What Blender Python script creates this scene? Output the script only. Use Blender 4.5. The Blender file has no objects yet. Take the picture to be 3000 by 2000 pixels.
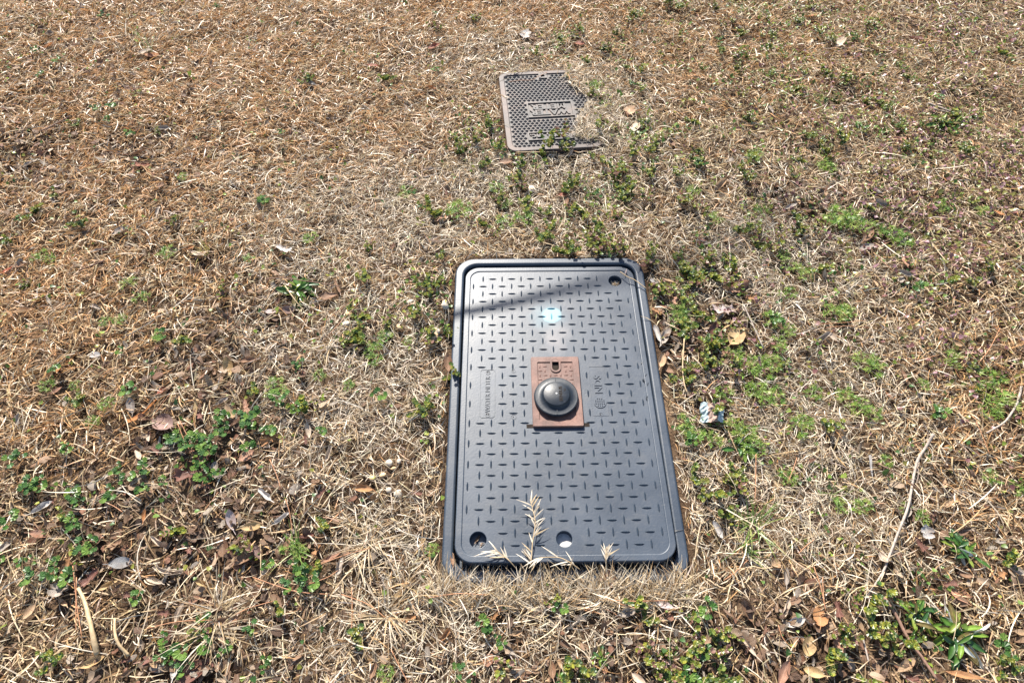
import bpy, bmesh, math, random
import numpy as np
from mathutils import Vector, Matrix

rng = np.random.default_rng(7)
random.seed(7)
R = math.radians
scene = bpy.context.scene
COL = scene.collection

# ------------------------------------------------------------------ camera
LID_Z = 0.030
CAM = np.array([-0.1086, -0.7156, 1.231 + LID_Z])
YAW, PITCH, ROLL, FPX = R(0.68), R(55.2), R(0.07), 1854.4
def cam_axes():
    cy, sy, cp, sp, cr, sr = (math.cos(YAW), math.sin(YAW), math.cos(PITCH), math.sin(PITCH), math.cos(ROLL), math.sin(ROLL))
    f = np.array([sy * cp, cy * cp, -sp]); r = np.array([cy, -sy, 0.0]); u = np.cross(r, f)
    return cr * r + sr * u, -sr * r + cr * u, f
CR, CU, CF = cam_axes()
cam_d = bpy.data.cameras.new('camera'); cam = bpy.data.objects.new('camera', cam_d); COL.objects.link(cam)
cam_d.sensor_width = 36; cam_d.lens = 36 * FPX / 3000; cam_d.clip_start = 0.02; cam_d.clip_end = 300
M = Matrix.Identity(4)
for i in range(3):
    M[i][0], M[i][1], M[i][2], M[i][3] = CR[i], CU[i], -CF[i], CAM[i]
cam.matrix_world = M
scene.camera = cam

# ------------------------------------------------------------------ sky, sun, exposure
SUN_EL = R(41)
SUN_AZ = math.atan2(-0.29, 0.96)                      # azimuth measured from +Y towards +X
SUN = np.array([math.sin(SUN_AZ) * math.cos(SUN_EL), math.cos(SUN_AZ) * math.cos(SUN_EL), math.sin(SUN_EL)])
world = bpy.data.worlds.new('World'); scene.world = world; world.use_nodes = True
wn = world.node_tree.nodes; wl = world.node_tree.links
sky = wn.new('ShaderNodeTexSky'); sky.sky_type = 'NISHITA'; sky.sun_disc = False
sky.sun_elevation = SUN_EL; sky.sun_rotation = SUN_AZ
wl.new(sky.outputs[0], wn['Background'].inputs[0]); wn['Background'].inputs[1].default_value = 0.085
sun_d = bpy.data.lights.new('sun', 'SUN'); sun_d.energy = 5.0; sun_d.angle = R(0.53); sun_d.color = (1.0, 0.94, 0.85)
sun = bpy.data.objects.new('sun', sun_d); COL.objects.link(sun)
sun.rotation_euler = Vector(SUN).to_track_quat('Z', 'Y').to_euler()
scene.view_settings.view_transform = 'Standard'; scene.view_settings.look = 'None'
scene.view_settings.gamma = 1; scene.view_settings.use_curve_mapping = False
scene.view_settings.exposure = 1.45

# ------------------------------------------------------------------ picture <-> ground
def proj(X):
    d = np.asarray(X, float) - CAM
    w = d @ CF
    return 1500 + FPX * (d @ CR) / w, 1000 - FPX * (d @ CU) / w
def P(px, py, z=0.0):
    d = CF + CR * ((px - 1500) / FPX) + CU * ((1000 - py) / FPX)
    t = (z - CAM[2]) / d[2]
    return CAM + d * t
def scale_at(px, py):                                  # photo pixels per metre across
    p = P(px, py, 0.02)
    return FPX / ((p - CAM) @ CF)

# ------------------------------------------------------------------ noise, terrain
def _hash(ix, iy, s):
    h = (ix.astype(np.int64) * 374761393 + iy.astype(np.int64) * 668265263 + s * 974634777) & 0x7fffffff
    h = ((h ^ (h >> 13)) * 1274126177) & 0x7fffffff
    return ((h ^ (h >> 16)) & 0xffff) / 65535.0
def vnoise(x, y, sc, s=0):
    x = np.asarray(x, float) / sc; y = np.asarray(y, float) / sc
    ix = np.floor(x); iy = np.floor(y); fx = x - ix; fy = y - iy
    fx = fx * fx * (3 - 2 * fx); fy = fy * fy * (3 - 2 * fy)
    a = _hash(ix, iy, s); b = _hash(ix + 1, iy, s); c = _hash(ix, iy + 1, s); d = _hash(ix + 1, iy + 1, s)
    return (a * (1 - fx) + b * fx) * (1 - fy) + (c * (1 - fx) + d * fx) * fy
def fbm(x, y, sc, s=0):
    return (vnoise(x, y, sc, s) + .5 * vnoise(x, y, sc / 2, s + 1) + .25 * vnoise(x, y, sc / 4, s + 2)) / 1.75

LW, LL = 0.430, 0.7453                                 # big lid
FRAME_TILT = R(1.75)
FR_C = (0.0, -0.003); FR_W, FR_L = 0.482, 0.808
def frame_top(y): return 0.022 + math.tan(FRAME_TILT) * (y - FR_C[1])
# iron cover: local frame from four sighted points
IC_Z = 0.036
_a, _b = P(1524, 443, IC_Z), P(1747, 431, IC_Z)
IC_YAW = math.atan2((_b - _a)[1], (_b - _a)[0])
IC_W, IC_L = 0.292, 0.43
_bl = P(1488, 444, IC_Z)
ICX = np.array([math.cos(IC_YAW), math.sin(IC_YAW)]); ICY = np.array([-ICX[1], ICX[0]])
_tl = P(1477, 213, IC_Z)
IC_L = float(np.dot((_tl - _bl)[:2], ICY))
IC_C = _bl[:2] + ICX * IC_W / 2 + ICY * IC_L / 2
def ic_local(x, y):
    dx, dy = x - IC_C[0], y - IC_C[1]
    return dx * ICX[0] + dy * ICX[1], dx * ICY[0] + dy * ICY[1]

def rr_dist(x, y, w, l, r):                            # signed distance to a rounded rectangle
    qx = np.abs(x) - w / 2 + r; qy = np.abs(y) - l / 2 + r
    return np.hypot(np.maximum(qx, 0), np.maximum(qy, 0)) + np.minimum(np.maximum(qx, qy), 0) - r
def d_frame(x, y): return rr_dist(x - FR_C[0], y - FR_C[1], FR_W, FR_L, .05)
def d_iron(x, y):
    u, v = ic_local(x, y); return rr_dist(u, v, IC_W, IC_L, .03)

def ground_z(x, y, pits=True):
    x = np.asarray(x, float); y = np.asarray(y, float)
    base = np.clip((y + 0.42) / 0.80, 0, 1) * 0.024 - 0.004
    near = np.clip(d_frame(x, y) / 0.25, 0, 1); near2 = np.clip(d_iron(x, y) / 0.15, 0, 1)
    n = (fbm(x, y, .55, 3) - .5) * .045 + (vnoise(x, y, .12, 9) - .5) * .016
    z = base + n * np.minimum(near, near2)
    if pits:
        z = z - .075 * np.clip(-(d_frame(x, y) + .012) / .02, 0, 1)
        u, v = ic_local(x, y)
        z = z - .05 * np.clip(-(d_iron(x, y) + .008) / .02, 0, 1)
        z = z - .03 * np.exp(-((v + IC_L / 2 + .012) / .016) ** 2) * (np.abs(u + .02) < .12)
    return z

# ------------------------------------------------------------------ materials
def new_mat(name):
    m = bpy.data.materials.new(name); m.use_nodes = True
    return m, m.node_tree.nodes, m.node_tree.links, m.node_tree.nodes['Principled BSDF']
def node(ns, t, **kw):
    n = ns.new(t)
    for k, v in kw.items(): setattr(n, k, v)
    return n
def noise_node(ns, ls, scale, detail=4, coord='Object', rough=.6):
    tc = ns.new('ShaderNodeTexCoord'); n = ns.new('ShaderNodeTexNoise')
    n.inputs['Scale'].default_value = scale; n.inputs['Detail'].default_value = detail; n.inputs['Roughness'].default_value = rough
    ls.new(tc.outputs[coord], n.inputs['Vector']); return n
def ramp(ns, ls, src, stops):
    r = ns.new('ShaderNodeValToRGB'); ls.new(src, r.inputs[0])
    e = r.color_ramp.elements
    while len(e) < len(stops): e.new(.5)
    for k, (p, c) in enumerate(stops):
        e[k].position = p; e[k].color = (*c, 1) if len(c) == 3 else c
    return r
def mixc(ns, ls, fac, a, b, mode='MIX'):
    m = ns.new('ShaderNodeMix'); m.data_type = 'RGBA'; m.blend_type = mode
    for sock, v in ((m.inputs[0], fac), (m.inputs[6], a), (m.inputs[7], b)):
        if hasattr(v, 'links') or hasattr(v, 'is_linked'): ls.new(v, sock)
        elif isinstance(v, (int, float)): sock.default_value = v
        else: sock.default_value = (*v, 1)
    return m.outputs[2]
def bump(ns, ls, h, strength, dist, bs):
    b = ns.new('ShaderNodeBump'); b.inputs['Strength'].default_value = strength; b.inputs['Distance'].default_value = dist
    ls.new(h, b.inputs['Height']); ls.new(b.outputs[0], bs.inputs['Normal']); return b

def foliage_mat(name, trans=.3, rough=.5, spec=.35, vein=False):
    m, ns, ls, bs = new_mat(name)
    at = node(ns, 'ShaderNodeAttribute', attribute_name='Col')
    col = at.outputs['Color']
    nz = noise_node(ns, ls, 90, 3)
    var = ramp(ns, ls, nz.outputs[0], [(.3, (.72, .70, .68)), (.7, (1.2, 1.2, 1.2))])
    col = mixc(ns, ls, 1.0, col, var.outputs[0], 'MULTIPLY')
    if vein:
        uv = node(ns, 'ShaderNodeUVMap'); sp = ns.new('ShaderNodeSeparateXYZ'); ls.new(uv.outputs[0], sp.inputs[0])
        def mth(op, a, b=None):
            q = node(ns, 'ShaderNodeMath', operation=op)
            for k, v in enumerate((a, b)):
                if v is None: continue
                if isinstance(v, (int, float)): q.inputs[k].default_value = v
                else: ls.new(v, q.inputs[k])
            return q.outputs[0]
        av = mth('ABSOLUTE', mth('SUBTRACT', sp.outputs[1], .5))
        ph = mth('SUBTRACT', mth('MULTIPLY', sp.outputs[0], 50.0), mth('MULTIPLY', av, 42.0))
        vn = mth('POWER', mth('ABSOLUTE', mth('SINE', ph)), 6.0)
        mid = mth('LESS_THAN', av, .022)
        h = mth('MAXIMUM', vn, mid)
        col = mixc(ns, ls, mth('MULTIPLY', h, .22), col, (.62, .48, .33))
        blot = noise_node(ns, ls, 45, 4)
        bl = ramp(ns, ls, blot.outputs[0], [(.45, (1, 1, 1)), (.62, (.62, .55, .5))])
        col = mixc(ns, ls, 1.0, col, bl.outputs[0], 'MULTIPLY')
        bump(ns, ls, h, .5, .0015, bs)
    ls.new(col, bs.inputs['Base Color'])
    bs.inputs['Roughness'].default_value = rough; bs.inputs['Specular IOR Level'].default_value = spec
    tr = ns.new('ShaderNodeBsdfTranslucent'); ls.new(col, tr.inputs[0])
    mx = ns.new('ShaderNodeMixShader'); mx.inputs[0].default_value = trans
    ls.new(bs.outputs[0], mx.inputs[1]); ls.new(tr.outputs[0], mx.inputs[2])
    ls.new(mx.outputs[0], ns['Material Output'].inputs[0])
    return m
M_GRASS = foliage_mat('dry grass', .28, .42, .45)
M_GREEN = foliage_mat('green leaf', .42, .38, .45)
M_LEAF = foliage_mat('dead leaf', .20, .55, .35, vein=True)
M_BROAD = foliage_mat('rosette leaf', .35, .32, .5, vein=False)

def ground_mat():
    m, ns, ls, bs = new_mat('soil and thatch')
    a = noise_node(ns, ls, 6, 5); b = noise_node(ns, ls, 160, 5)
    c1 = ramp(ns, ls, a.outputs[0], [(.35, (.040, .026, .017)), (.55, (.085, .058, .038)), (.72, (.17, .125, .085))])
    c2 = ramp(ns, ls, b.outputs[0], [(.3, (.45, .42, .4)), (.7, (1.5, 1.4, 1.3))])
    ls.new(mixc(ns, ls, 1.0, c1.outputs[0], c2.outputs[0], 'MULTIPLY'), bs.inputs['Base Color'])
    bs.inputs['Roughness'].default_value = .95; bs.inputs['Specular IOR Level'].default_value = .1
    bump(ns, ls, b.outputs[0], .9, .006, bs)
    return m
M_GROUND = ground_mat()

def plastic_mat(name, spot=False, dark=1.0):
    m, ns, ls, bs = new_mat(name)
    a = noise_node(ns, ls, 7, 6); b = noise_node(ns, ls, 260, 3); s = noise_node(ns, ls, 22, 8, rough=.75)
    c = ramp(ns, ls, a.outputs[0], [(.3, (.015 * dark, .024 * dark, .038 * dark)), (.7, (.027 * dark, .040 * dark, .060 * dark))]).outputs[0]
    g = ramp(ns, ls, s.outputs[0], [(.50, (0, 0, 0)), (.72, (1, 1, 1))])
    c = mixc(ns, ls, mixc(ns, ls, .35, (0, 0, 0), g.outputs[0]), c, (.085, .085, .085))
    # long faint scuffs
    tc = ns.new('ShaderNodeTexCoord'); mp = ns.new('ShaderNodeMapping'); mp.inputs['Scale'].default_value = (60, 420, 1); mp.inputs['Rotation'].default_value = (0, 0, .7)
    ls.new(tc.outputs['Object'], mp.inputs[0]); sc = ns.new('ShaderNodeTexNoise'); sc.inputs['Scale'].default_value = 1; sc.inputs['Detail'].default_value = 2
    ls.new(mp.outputs[0], sc.inputs['Vector'])
    sr = ramp(ns, ls, sc.outputs[0], [(.62, (0, 0, 0)), (.70, (1, 1, 1))])
    c = mixc(ns, ls, mixc(ns, ls, .25, (0, 0, 0), sr.outputs[0]), c, (.10, .10, .10))
    if spot:
        def blob(cx, cy, rad, wob, soft):
            t = ns.new('ShaderNodeTexCoord'); n = ns.new('ShaderNodeTexNoise'); n.inputs['Scale'].default_value = 38; n.inputs['Detail'].default_value = 5
            ls.new(t.outputs['Object'], n.inputs['Vector'])
            sb = node(ns, 'ShaderNodeVectorMath', operation='SUBTRACT'); ls.new(t.outputs['Object'], sb.inputs[0]); sb.inputs[1].default_value = (cx, cy, 0)
            ml = node(ns, 'ShaderNodeVectorMath', operation='MULTIPLY'); ls.new(sb.outputs[0], ml.inputs[0]); ml.inputs[1].default_value = (1, 1, 0)
            ln = node(ns, 'ShaderNodeVectorMath', operation='LENGTH'); ls.new(ml.outputs[0], ln.inputs[0])
            wv = node(ns, 'ShaderNodeMath', operation='MULTIPLY_ADD'); ls.new(n.outputs[0], wv.inputs[0]); wv.inputs[1].default_value = wob; ls.new(ln.outputs['Value'], wv.inputs[2])
            mr = ns.new('ShaderNodeMapRange'); ls.new(wv.outputs[0], mr.inputs[0])
            mr.inputs[1].default_value = rad + wob * .5 + soft; mr.inputs[2].default_value = rad + wob * .5 - soft; mr.inputs[3].default_value = 0; mr.inputs[4].default_value = 1
            return mr.outputs[0]
        sx, sy, _ = P(1617, 921, LID_Z); dx, dy, _ = P(1630, 975, LID_Z); hx, hy, _ = P(1628, 1010, LID_Z)
        halo = blob(sx - .012, sy - .004, .036, .03, .014)
        c = mixc(ns, ls, mixc(ns, ls, halo, (0, 0, 0), (.25, .25, .25)), c, (.10, .22, .26))
        c = mixc(ns, ls, mixc(ns, ls, blob(dx, dy, .030, .03, .012), (0, 0, 0), (.35, .35, .35)), c, (.20, .18, .175))
        c = mixc(ns, ls, mixc(ns, ls, blob(hx, hy, .024, .03, .012), (0, 0, 0), (.25, .25, .25)), c, (.18, .16, .16))
        c = mixc(ns, ls, mixc(ns, ls, blob(sx, sy, .0225, .010, .003), (0, 0, 0), (.62, .62, .62)), c, (.17, .40, .45))
    ls.new(c, bs.inputs['Base Color'])
    rr = ramp(ns, ls, a.outputs[0], [(.3, (.40, .40, .40)), (.7, (.52, .52, .52))]); ls.new(rr.outputs[0], bs.inputs['Roughness'])
    bs.inputs['Specular IOR Level'].default_value = .62
    bump(ns, ls, b.outputs[0], .35, .0006, bs)
    return m
M_LID = plastic_mat('weathered black plastic', spot=True)
M_PLAST = plastic_mat('worn black plastic')
M_CAP = plastic_mat('grained black plastic', dark=.40); M_CAP.node_tree.nodes['Principled BSDF'].inputs['Specular IOR Level'].default_value = .38
def iron_mat(name, c_lo, c_mid, c_hi, scale=30):
    m, ns, ls, bs = new_mat(name)
    a = noise_node(ns, ls, scale, 6); b = noise_node(ns, ls, 420, 4); w = noise_node(ns, ls, 9, 3)
    c = ramp(ns, ls, a.outputs[0], [(.3, c_lo), (.5, c_mid), (.72, c_hi)]).outputs[0]
    g = ramp(ns, ls, w.outputs[0], [(.4, (.75, .78, .82)), (.62, (1.15, 1.05, 1.0))]); c = mixc(ns, ls, 1., c, g.outputs[0], 'MULTIPLY')
    f = ramp(ns, ls, b.outputs[0], [(.3, (.72, .72, .72)), (.7, (1.25, 1.25, 1.25))]); c = mixc(ns, ls, 1., c, f.outputs[0], 'MULTIPLY')
    ls.new(c, bs.inputs['Base Color']); bs.inputs['Roughness'].default_value = .62; bs.inputs['Specular IOR Level'].default_value = .5
    bump(ns, ls, b.outputs[0], .5, .0008, bs)
    return m
M_RUST = iron_mat('rusty iron', (.085, .040, .028), (.135, .068, .050), (.18, .105, .080))
M_IRON = iron_mat('weathered cast iron', (.042, .038, .036), (.072, .063, .057), (.110, .080, .066), 22)
M_IRIM = iron_mat('rust tinted iron rim', (.060, .043, .036), (.092, .066, .055), (.125, .088, .072), 22)
def flat_mat(name, c, rough=.7, spec=.3, n=0.0, scale=60):
    m, ns, ls, bs = new_mat(name)
    a = noise_node(ns, ls, scale, 5)
    r = ramp(ns, ls, a.outputs[0], [(.3, tuple(v * (1 - n) for v in c)), (.7, tuple(v * (1 + n) for v in c))])
    ls.new(r.outputs[0], bs.inputs['Base Color']); bs.inputs['Roughness'].default_value = rough; bs.inputs['Specular IOR Level'].default_value = spec
    bump(ns, ls, a.outputs[0], .4, .001, bs)
    return m
M_PIT = flat_mat('dark pit soil', (.03, .024, .02), .95, .05, .4)
M_DUST = flat_mat('dusty plug', (.42, .41, .40), .8, .2, .25, 160)
M_STONE = flat_mat('pale stone', (.50, .42, .32), .85, .2, .22, 70)
M_STONE2 = flat_mat('buff stone', (.52, .36, .20), .8, .25, .25, 70)
M_TWIG = flat_mat('grey twig bark', (.30, .25, .21), .85, .2, .35, 150)
M_TWIG2 = flat_mat('brown twig bark', (.20, .12, .085), .8, .2, .3, 150)
M_STALK = flat_mat('straw stalk', (.40, .29, .165), .6, .35, .25, 90)
M_NEEDLE = flat_mat('dead pine needle', (.36, .17, .085), .5, .4, .2, 90)
M_CABLE = flat_mat('cable sheath', (.04, .04, .04), .6, .3, .2)
def bark_mat():
    m, ns, ls, bs = new_mat('lichen on bark')
    a = noise_node(ns, ls, 130, 5); tc = ns.new('ShaderNodeTexCoord'); sp = ns.new('ShaderNodeSeparateXYZ'); ls.new(tc.outputs['Object'], sp.inputs[0])
    br = ramp(ns, ls, a.outputs[0], [(.3, (.20, .13, .10)), (.7, (.36, .25, .20))]).outputs[0]
    li = ramp(ns, ls, a.outputs[0], [(.35, (.20, .26, .27)), (.65, (.40, .47, .47))]).outputs[0]
    ab = node(ns, 'ShaderNodeMath', operation='ABSOLUTE'); ls.new(sp.outputs[0], ab.inputs[0])
    ad = node(ns, 'ShaderNodeMath', operation='MULTIPLY_ADD'); ls.new(a.outputs[0], ad.inputs[0]); ad.inputs[1].default_value = .012; ls.new(ab.outputs[0], ad.inputs[2])
    th = node(ns, 'ShaderNodeMath', operation='GREATER_THAN'); ls.new(ad.outputs[0], th.inputs[0]); th.inputs[1].default_value = .0165
    ls.new(mixc(ns, ls, th.outputs[0], br, li), bs.inputs['Base Color']); bs.inputs['Roughness'].default_value = .9
    bump(ns, ls, a.outputs[0], .8, .002, bs)
    return m
M_BARK = bark_mat()

# ------------------------------------------------------------------ object helpers
def tag(o, label=None, cat=None, group=None, kind=None):
    for k, v in (('label', label), ('category', cat), ('group', group), ('kind', kind)):
        if v: o[k] = v
    return o
def link(name, me, mat=None, parent=None):
    o = bpy.data.objects.new(name, me); COL.objects.link(o)
    if mat is not None and not me.materials: me.materials.append(mat)
    if parent is not None: o.parent = parent
    return o
def empty(name, loc=(0, 0, 0), rz=0):
    o = bpy.data.objects.new(name, None); COL.objects.link(o); o.location = loc; o.rotation_euler = (0, 0, rz); o.empty_display_size = .02
    return o
def mesh_np(name, V, Q, cols=None, smooth=False, uv=None):
    V = np.asarray(V, np.float32).reshape(-1, 3); Q = np.asarray(Q, np.int32)
    k = Q.shape[1]; me = bpy.data.meshes.new(name)
    me.vertices.add(len(V)); me.vertices.foreach_set('co', V.ravel())
    me.loops.add(Q.size); me.loops.foreach_set('vertex_index', Q.ravel())
    me.polygons.add(len(Q)); me.polygons.foreach_set('loop_start', np.arange(0, Q.size, k, dtype=np.int32))
    if smooth: me.polygons.foreach_set('use_smooth', np.ones(len(Q), bool))
    me.update(calc_edges=True)
    if cols is not None:
        c = np.ones((len(V), 4), np.float32); c[:, :3] = cols
        me.color_attributes.new('Col', 'FLOAT_COLOR', 'POINT').data.foreach_set('color', c.ravel())
    if uv is not None:
        u = me.uv_layers.new(name='UVMap'); u.data.foreach_set('uv', np.asarray(uv, np.float32)[Q.ravel()].ravel())
    me.validate()
    return me
def mesh_py(name, V, F, smooth=False, cols=None):
    me = bpy.data.meshes.new(name); me.from_pydata([tuple(v) for v in V], [], F)
    if smooth:
        for p in me.polygons: p.use_smooth = True
    if cols is not None:
        c = np.ones((len(V), 4), np.float32); c[:, :3] = cols
        me.color_attributes.new('Col', 'FLOAT_COLOR', 'POINT').data.foreach_set('color', c.ravel())
    me.update(); return me

def rrect(w, l, r, n=8, cx=0, cy=0):
    pts = []
    for sx, sy, a0 in ((1, 1, 0), (-1, 1, 90), (-1, -1, 180), (1, -1, 270)):
        for k in range(n + 1):
            a = R(a0 + 90 * k / n); pts.append((cx + sx * (w / 2 - r) + r * math.cos(a), cy + sy * (l / 2 - r) + r * math.sin(a)))
    return pts
def circ(cx, cy, r, n=28): return [(cx + r * math.cos(2 * math.pi * k / n), cy + r * math.sin(2 * math.pi * k / n)) for k in range(n)]
def slab(name, loops, z0, z1, bev=0.0, mat=None, parent=None, smooth=True):
    """flat filled outline(s) with holes, extruded between z0 and z1, edges rounded by bev"""
    cu = bpy.data.curves.new(name, 'CURVE'); cu.dimensions = '2D'; cu.fill_mode = 'BOTH'
    for pts in loops:
        s = cu.splines.new('POLY'); s.points.add(len(pts) - 1); s.use_cyclic_u = True
        for q, (x, y) in zip(s.points, pts): q.co = (x, y, 0, 1)
    cu.extrude = (z1 - z0) / 2 - bev; cu.bevel_depth = bev; cu.bevel_resolution = 2; cu.offset = -bev
    o = bpy.data.objects.new(name, cu); COL.objects.link(o)
    dg = bpy.context.evaluated_depsgraph_get(); me = bpy.data.meshes.new_from_object(o.evaluated_get(dg))
    bpy.data.objects.remove(o); bpy.data.curves.remove(cu)
    me.transform(Matrix.Translation((0, 0, (z0 + z1) / 2))); me.name = name; me.materials.clear()
    bm = bmesh.new(); bm.from_mesh(me); bmesh.ops.remove_doubles(bm, verts=bm.verts, dist=1e-5); bmesh.ops.recalc_face_normals(bm, faces=bm.faces)
    for f in bm.faces: f.smooth = False
    if smooth:
        for f in bm.faces: f.smooth = abs(f.normal.z) < .999
        for e in bm.edges:
            if len(e.link_faces) == 2 and e.calc_face_angle(0) > R(35): e.smooth = False
    bm.to_mesh(me); bm.free()
    return link(name, me, mat, parent)
def text_mesh(name, body, size, depth, mat, parent, loc, rz=0, sx=1.0, off=0.0, align='CENTER'):
    cu = bpy.data.curves.new(name, 'FONT'); cu.body = body; cu.size = size; cu.extrude = depth / 2; cu.offset = off
    cu.align_x = align; cu.align_y = 'CENTER'; cu.resolution_u = 3
    o = bpy.data.objects.new(name, cu); COL.objects.link(o)
    dg = bpy.context.evaluated_depsgraph_get(); me = bpy.data.meshes.new_from_object(o.evaluated_get(dg))
    bpy.data.objects.remove(o); bpy.data.curves.remove(cu)
    me.materials.clear(); me.name = name
    o = link(name, me, mat, parent); o.location = loc; o.rotation_euler = (0, 0, rz); o.scale = (sx, 1, 1)
    return o
def lathe(name, prof, n=48, mat=None, parent=None):
    V = []; F = []
    for r, z in prof:
        for k in range(n): a = 2 * math.pi * k / n; V.append((r * math.cos(a), r * math.sin(a), z))
    for i in range(len(prof) - 1):
        for k in range(n): F.append((i * n + k, i * n + (k + 1) % n, (i + 1) * n + (k + 1) % n, (i + 1) * n + k))
    F.append([(len(prof) - 1) * n + k for k in range(n)])
    me = mesh_py(name, V, F, True)
    bm = bmesh.new(); bm.from_mesh(me); bmesh.ops.recalc_face_normals(bm, faces=bm.faces)
    for e in bm.edges:
        if len(e.link_faces) == 2 and e.calc_face_angle(0) > R(38): e.smooth = False
    bm.to_mesh(me); bm.free()
    return link(name, me, mat, parent)
def tube(pts, rad, sides=6, jitter=0.0):
    pts = [Vector(p) for p in pts]; n = len(pts); V = []; F = []
    for i, p in enumerate(pts):
        d = (pts[min(i + 1, n - 1)] - pts[max(i - 1, 0)]).normalized()
        a = d.cross(Vector((0, 0, 1))); a = a.normalized() if a.length > 1e-4 else Vector((1, 0, 0)); b = a.cross(d)
        r = rad(i / (n - 1)) if callable(rad) else rad
        for k in range(sides):
            t = 2 * math.pi * k / sides; rr = r * (1 + jitter * (random.random() - .5)); V.append(p + a * rr * math.cos(t) + b * rr * math.sin(t))
    for i in range(n - 1):
        for k in range(sides): F.append((i * sides + k, i * sides + (k + 1) % sides, (i + 1) * sides + (k + 1) % sides, (i + 1) * sides + k))
    F.append(list(range(sides))[::-1]); F.append([(n - 1) * sides + k for k in range(sides)])
    return V, F
def smooth_path(pts, m=6):
    pts = [np.asarray(p, float) for p in pts]
    if len(pts) < 3: return [pts[0] + (pts[1] - pts[0]) * t for t in np.linspace(0, 1, m + 1)]
    out = []
    e = [2 * pts[0] - pts[1]] + pts + [2 * pts[-1] - pts[-2]]
    for i in range(1, len(e) - 2):
        for k in range(m):
            t = k / m; a, b, c, d = e[i - 1:i + 3]
            out.append(.5 * ((2 * b) + (c - a) * t + (2 * a - 5 * b + 4 * c - d) * t * t + (3 * b - 3 * c + d - a) * t ** 3))
    out.append(pts[-1]); return out

# ------------------------------------------------------------------ ground
def build_ground():
    def axis(lo, hi, step, far):
        core = np.arange(lo, hi + 1e-6, step); ext = np.array([.3, .8, 2, 5, 12, 30, far])
        return np.concatenate([lo - ext[::-1], core, hi + ext])
    xs, ys = axis(-2.6, 2.6, .018, 80), axis(-1.3, 3.2, .018, 80)
    X, Y = np.meshgrid(xs, ys); Z = ground_z(X, Y)
    V = np.stack([X, Y, Z], -1).reshape(-1, 3); nx, ny = len(xs), len(ys)
    i = np.arange((ny - 1) * (nx - 1)); r, c = i // (nx - 1), i % (nx - 1); a = r * nx + c
    me = mesh_np('ground', V, np.stack([a, a + 1, a + nx + 1, a + nx], 1), smooth=True)
    tag(link('ground', me, M_GROUND), kind='structure')
build_ground()

# ------------------------------------------------------------------ big plastic lid
lid = empty('meter_cover', (0, 0, LID_Z))
tag(lid, 'large black plastic meter lid with raised tread marks and a pale blue paint spot', 'meter lid')
frame = empty('meter_box', (FR_C[0], FR_C[1], frame_top(FR_C[1])))
frame.rotation_euler = (FRAME_TILT, 0, 0)
tag(frame, 'black plastic meter box rim sunk in the lawn round the large lid', 'box frame')
slab('rim', [rrect(FR_W, FR_L, .05), rrect(LW + .007, LL + .014, .034, cy=.003)], -.035, 0, .0055, M_PLAST, frame)
slab('ledge', [rrect(FR_W - .02, FR_L - .02, .045), rrect(LW - .05, LL - .05, .03)], -.060, -.036, .002, M_PLAST, frame)
HOLES = [(P(1400.5, 1580, LID_Z), .0163), (P(1653.5, 1577, LID_Z), .0155), (P(1802.6, 821, LID_Z), .0165)]
hx0, hy0, _ = P(1556, 1046, LID_Z + .004); hx1, hy1, _ = P(1710, 1249, LID_Z + .004); hx2 = P(1560, 1249, LID_Z + .004)[0]; hx3 = P(1696, 1046, LID_Z + .004)[0]
HC = ((hx0 + hx1 + hx2 + hx3) / 4, (hy0 + hy1) / 2); HW, HL = (hx3 - hx0 + hx1 - hx2) / 2, hy0 - hy1
slab('lid_plate', [rrect(LW - .004, LL - .004, .034)] + [circ(h[0], h[1], r) for h, r in HOLES], -.024, -.0018, .0012, M_LID, lid)
# raised border strip, proud of the panel
slab('lid_border', [rrect(LW, LL, .036), rrect(LW - .028, LL - .028, .024)], -.0225, 0, .0022, M_PLAST, lid)
for k, (h, r) in enumerate(HOLES):
    o = lathe('bolt_well', [(r + .0006, -.0022), (r + .0004, -.016), (.0001, -.0165)], 28, M_DUST if k == 1 else M_PLAST, lid); o.location = (h[0], h[1], 0)

def tread_shape(L, w, h):
    V = [(-L / 2, 0, 0), (-L / 4, -w * .42, 0), (0, -w / 2, 0), (L / 4, -w * .42, 0), (L / 2, 0, 0), (L / 4, w * .42, 0), (0, w / 2, 0), (-L / 4, w * .42, 0),
         (-L * .27, 0, h * .85), (0, 0, h), (L * .27, 0, h * .85)]
    F = [(0, 1, 8), (1, 2, 9, 8), (2, 3, 10, 9), (3, 4, 10), (4, 5, 10), (5, 6, 9, 10), (6, 7, 8, 9), (7, 0, 8)]
    return V, F
PITCH_X = LW / 8.93; HP = PITCH_X / 2
y0row = .3346
bar0 = float(np.mean([P(x, 1525.7, LID_Z)[0] - i * PITCH_X for i, x in enumerate((1366.7, 1435.6, 1507, 1580, 1650, 1721.8, 1793.7, 1866, 1938))]))
BADGE = (P(1428, 1150, LID_Z), .036, .126); NDSB = (P(1754, 1143, LID_Z), .036, .132)
tread_list = []
for r in range(29):
    y = y0row - r * HP
    for i in range(-1, 19):
        x = bar0 + (i * HP) + (0 if r % 2 == 0 else 0)
        horiz = ((i + r) % 2 == 0)
        if abs(x) > LW / 2 - .017 - (.0105 if horiz else .002): continue
        if any(math.hypot(x - h[0], y - h[1]) < rr + .0135 for h, rr in HOLES): continue
        if abs(x - HC[0]) < HW / 2 + (.012 if horiz else .004) and abs(y - HC[1]) < HL / 2 + (.004 if horiz else .012): continue
        if any(abs(x - c[0]) < w / 2 + (.006 if horiz else .003) and abs(y - c[1]) < l / 2 + .006 for c, w, l in (BADGE, NDSB)): continue
        if y < -LL / 2 + .03 or y > LL / 2 - .024: continue
        tread_list.append((x, y, horiz))
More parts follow.
